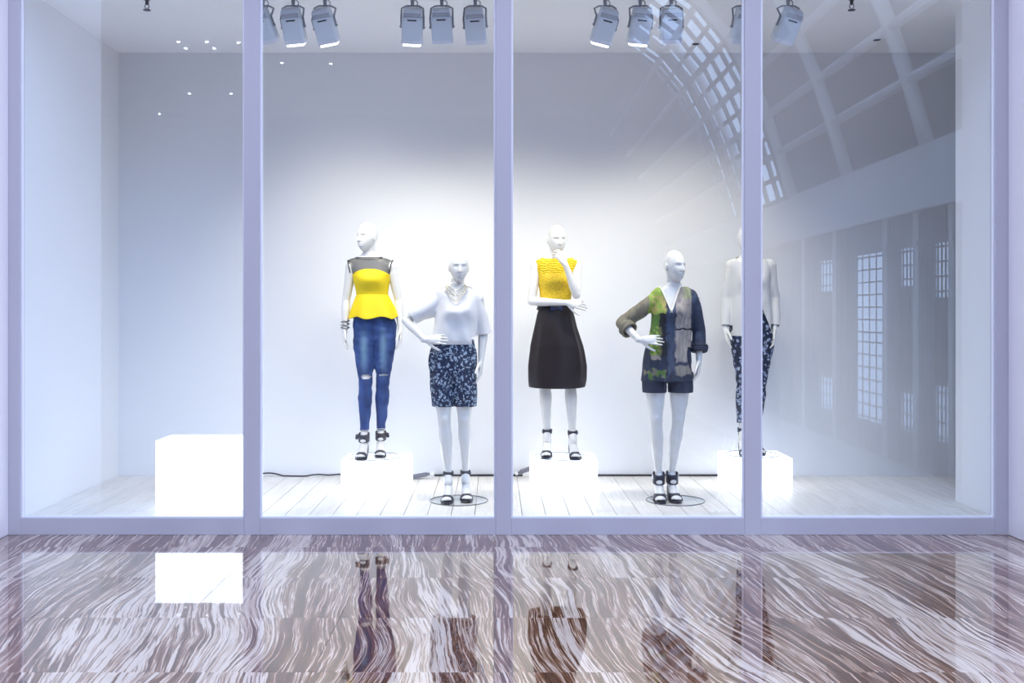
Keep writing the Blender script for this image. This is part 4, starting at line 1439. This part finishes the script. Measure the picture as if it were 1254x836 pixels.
XF = 9 * K
zc_ = lambda z: CAMZ + (z - CAMZ) * K
ya, yb2 = DM - 60 * K, DM - 14 * K
fac = empty('wall_mall', (XF, 0, 0)); tag(fac, kind='structure')
band_b, band_t = zc_(3.75), zc_(5.0)
MB().box((0, ya, band_b), (1.0, yb2, band_t)).build('upper_band', M['mall_wall'], fac)
MB().box((-0.35, ya, band_b - 0.35), (1.0, yb2, band_b)).build('cornice', M['mall_rib'], fac)
zt_ = band_b - 0.35                                   # head of the openings
edges = [955, 984, 1003, 1022, 1047, 1084, 1100, 1122, 1142, 1166, 1188, 1235]      # piers between the openings
glazed = {2: 0.45, 4: 1.0, 6: 0.45, 8: 0.6}
yy_ = [DM - XF * F / (p - 605) for p in edges]
for i, (y0, y1) in enumerate(zip(yy_[:-1], yy_[1:])):
    MB().box((-0.06, y0 - 0.22, 0), (0.14, y0 + 0.22, zt_)).build('pilaster', M['mall_rib' if i % 2 else 'mall_mid'], fac)
    a, b = y0 + 0.22, y1 - 0.22
    zl = 5.0
    MB().box((-0.05, a, zl), (0.1, b, zl + 0.3)).build('transom', M['mall_mid'], fac)
    if i in glazed:
        nbar = 4
        for k in range(nbar + 1):
            yq = a + (b - a) * k / nbar
            MB().box((0.0, yq - 0.06, 0), (0.05, yq + 0.06, zt_)).build('glazing_bar', M['mall_dark'], fac)
        for k in range(7):
            zz = 0.3 + k * 0.75
            MB().box((0.0, a, zz - 0.05), (0.05, b, zz + 0.05)).build('glazing_bar', M['mall_dark'], fac)
        if glazed[i] < 1:
            MB().box((0.06, a, 0), (0.12, b, 0.4 + 4.6 * (1 - glazed[i]))).build('solid_panel', M['mall_dark'], fac)
        MB().box((0.06, a, zl + 0.3), (0.12, b, zt_)).build('fanlight_panel', M['mall_mid'], fac)
    else:
        MB().box((0.06, a, 0), (0.2, b, zt_)).build('door_panel', M['mall_dark'], fac)
        for k in range(3):
            yq = a + (b - a) * (k + 0.5) / 3
            MB().box((0.0, yq - 0.10, 0.3), (0.06, yq + 0.10, zt_ - 0.2)).build('door_stile', M['mall_mid'], fac)
MB().box((0.6, ya, 0), (1.0, yy_[0] - 0.22, zt_)).build('far_wall_panel', M['mall_mid'], fac)
MB().box((0.6, yy_[-1], 0), (1.0, yb2, zt_)).build('near_wall_panel', M['mall_mid'], fac)

vault = empty('ceiling_mall', (0, 0, 0)); tag(vault, kind='structure')
prof = [(9.0, 5.0), (8.62, 6.3), (8.25, 7.4), (7.75, 8.6), (7.1, 9.8), (6.2, 10.9), (5.0, 11.8)]
prof = [(x * K, zc_(z)) for x, z in prof]
y_near, y_glaz, y_stop, y_end = yb2, DM - 31 * K, DM - 39.5 * K, DM - 54 * K
MB().rings([[(x + 0.5, y, z + 0.15) for x, z in prof] for y in (y_glaz, y_near)], cap=False, closed=False).build('vault_shell', M['mall_dark'], vault, solid=0.2)
MB().rings([[(x + 0.5, y, z + 0.15) for x, z in prof] for y in (y_end, y_stop)], cap=False, closed=False).build('vault_shell', M['mall_dark'], vault, solid=0.2)
for i in range(5):
    y = y_near - 6.0 - i * 12.0
    MB().tube([(x, y, z) for x, z in prof], 0.42, 8).build('vault_rib', M['mall_rib'], vault, smooth=True)
for k in range(1, 6):
    x, z = prof[k]
    MB().tube([(x, y_end, z), (x, y_near, z)], 0.30, 8).build('vault_purlin', M['mall_rib'], vault)
# glazed bays of the vault: bars against the sky
NB = 8
for k in range(NB):
    y = y_glaz + (y_stop - y_glaz) * k / (NB - 1)
    MB().tube([(x, y, z) for x, z in prof], 0.5 if k % 5 == 0 else 0.20, 6).build('roof_light_bar', M['mall_dark'], vault)
for k in range(len(prof) - 1):
    for q in (0.0, 0.5):
        x = prof[k][0] + (prof[k + 1][0] - prof[k][0]) * q; z = prof[k][1] + (prof[k + 1][1] - prof[k][1]) * q
        MB().tube([(x, y_stop, z), (x, y_glaz, z)], 0.20, 6).build('roof_light_bar', M['mall_dark'], vault)
zf = prof[-1][1]; XW = -22 * K
MB().box((XW, y_end, zf), (-5 * K, y_near, zf + 0.5)).box((-5 * K, y_end, zf), (prof[-1][0] + 0.6, DM - 29 * K, zf + 0.5)).build('flat_roof', M['mall_mid'], vault)  # opening shaped to let sky light onto the facade and ribs
tag(MB().box((XW, y_end - 0.5, 0), (XF + 1, y_end, zf)).build('wall_added_end', M['mall_dark']), kind='structure')  # dark wall added behind the camera to keep glass reflections low
tag(MB().box((XW - 0.5, y_end, 0), (XW, y_near, zf)).build('wall_added_far', M['mall_mid']), kind='structure')  # side wall added to block bright sky from the window's reflection
for k, (px, py) in enumerate([(218, 49), (253, 49), (292, 50), (227, 57), (262, 57), (232, 113), (283, 113), (195, 138), (255, 168), (290, 181), (345, 75), (405, 76), (385, 190), (400, 232), (1187, 38), (330, 186)]):
    d = (zf - CAMZ) * F / (383 - py)
    if d > 53 * K: continue
    o = empty('mall_downlight', ((px - 605) * d / F, DM - d, zf))
    MB().disc((0, 0, -0.12), 0.20, 0.12, 20, 0.24).build('lamp_ring', M['mall_rib'], o)
    MB().disc((0, 0, -0.20), 0.14, 0.10, 20).build('lamp_lens', M['mall_lamp'], o)
    tag(o, 'round white downlight on the mall roof, mirrored in the shop glass', 'downlight', 'mall downlights')
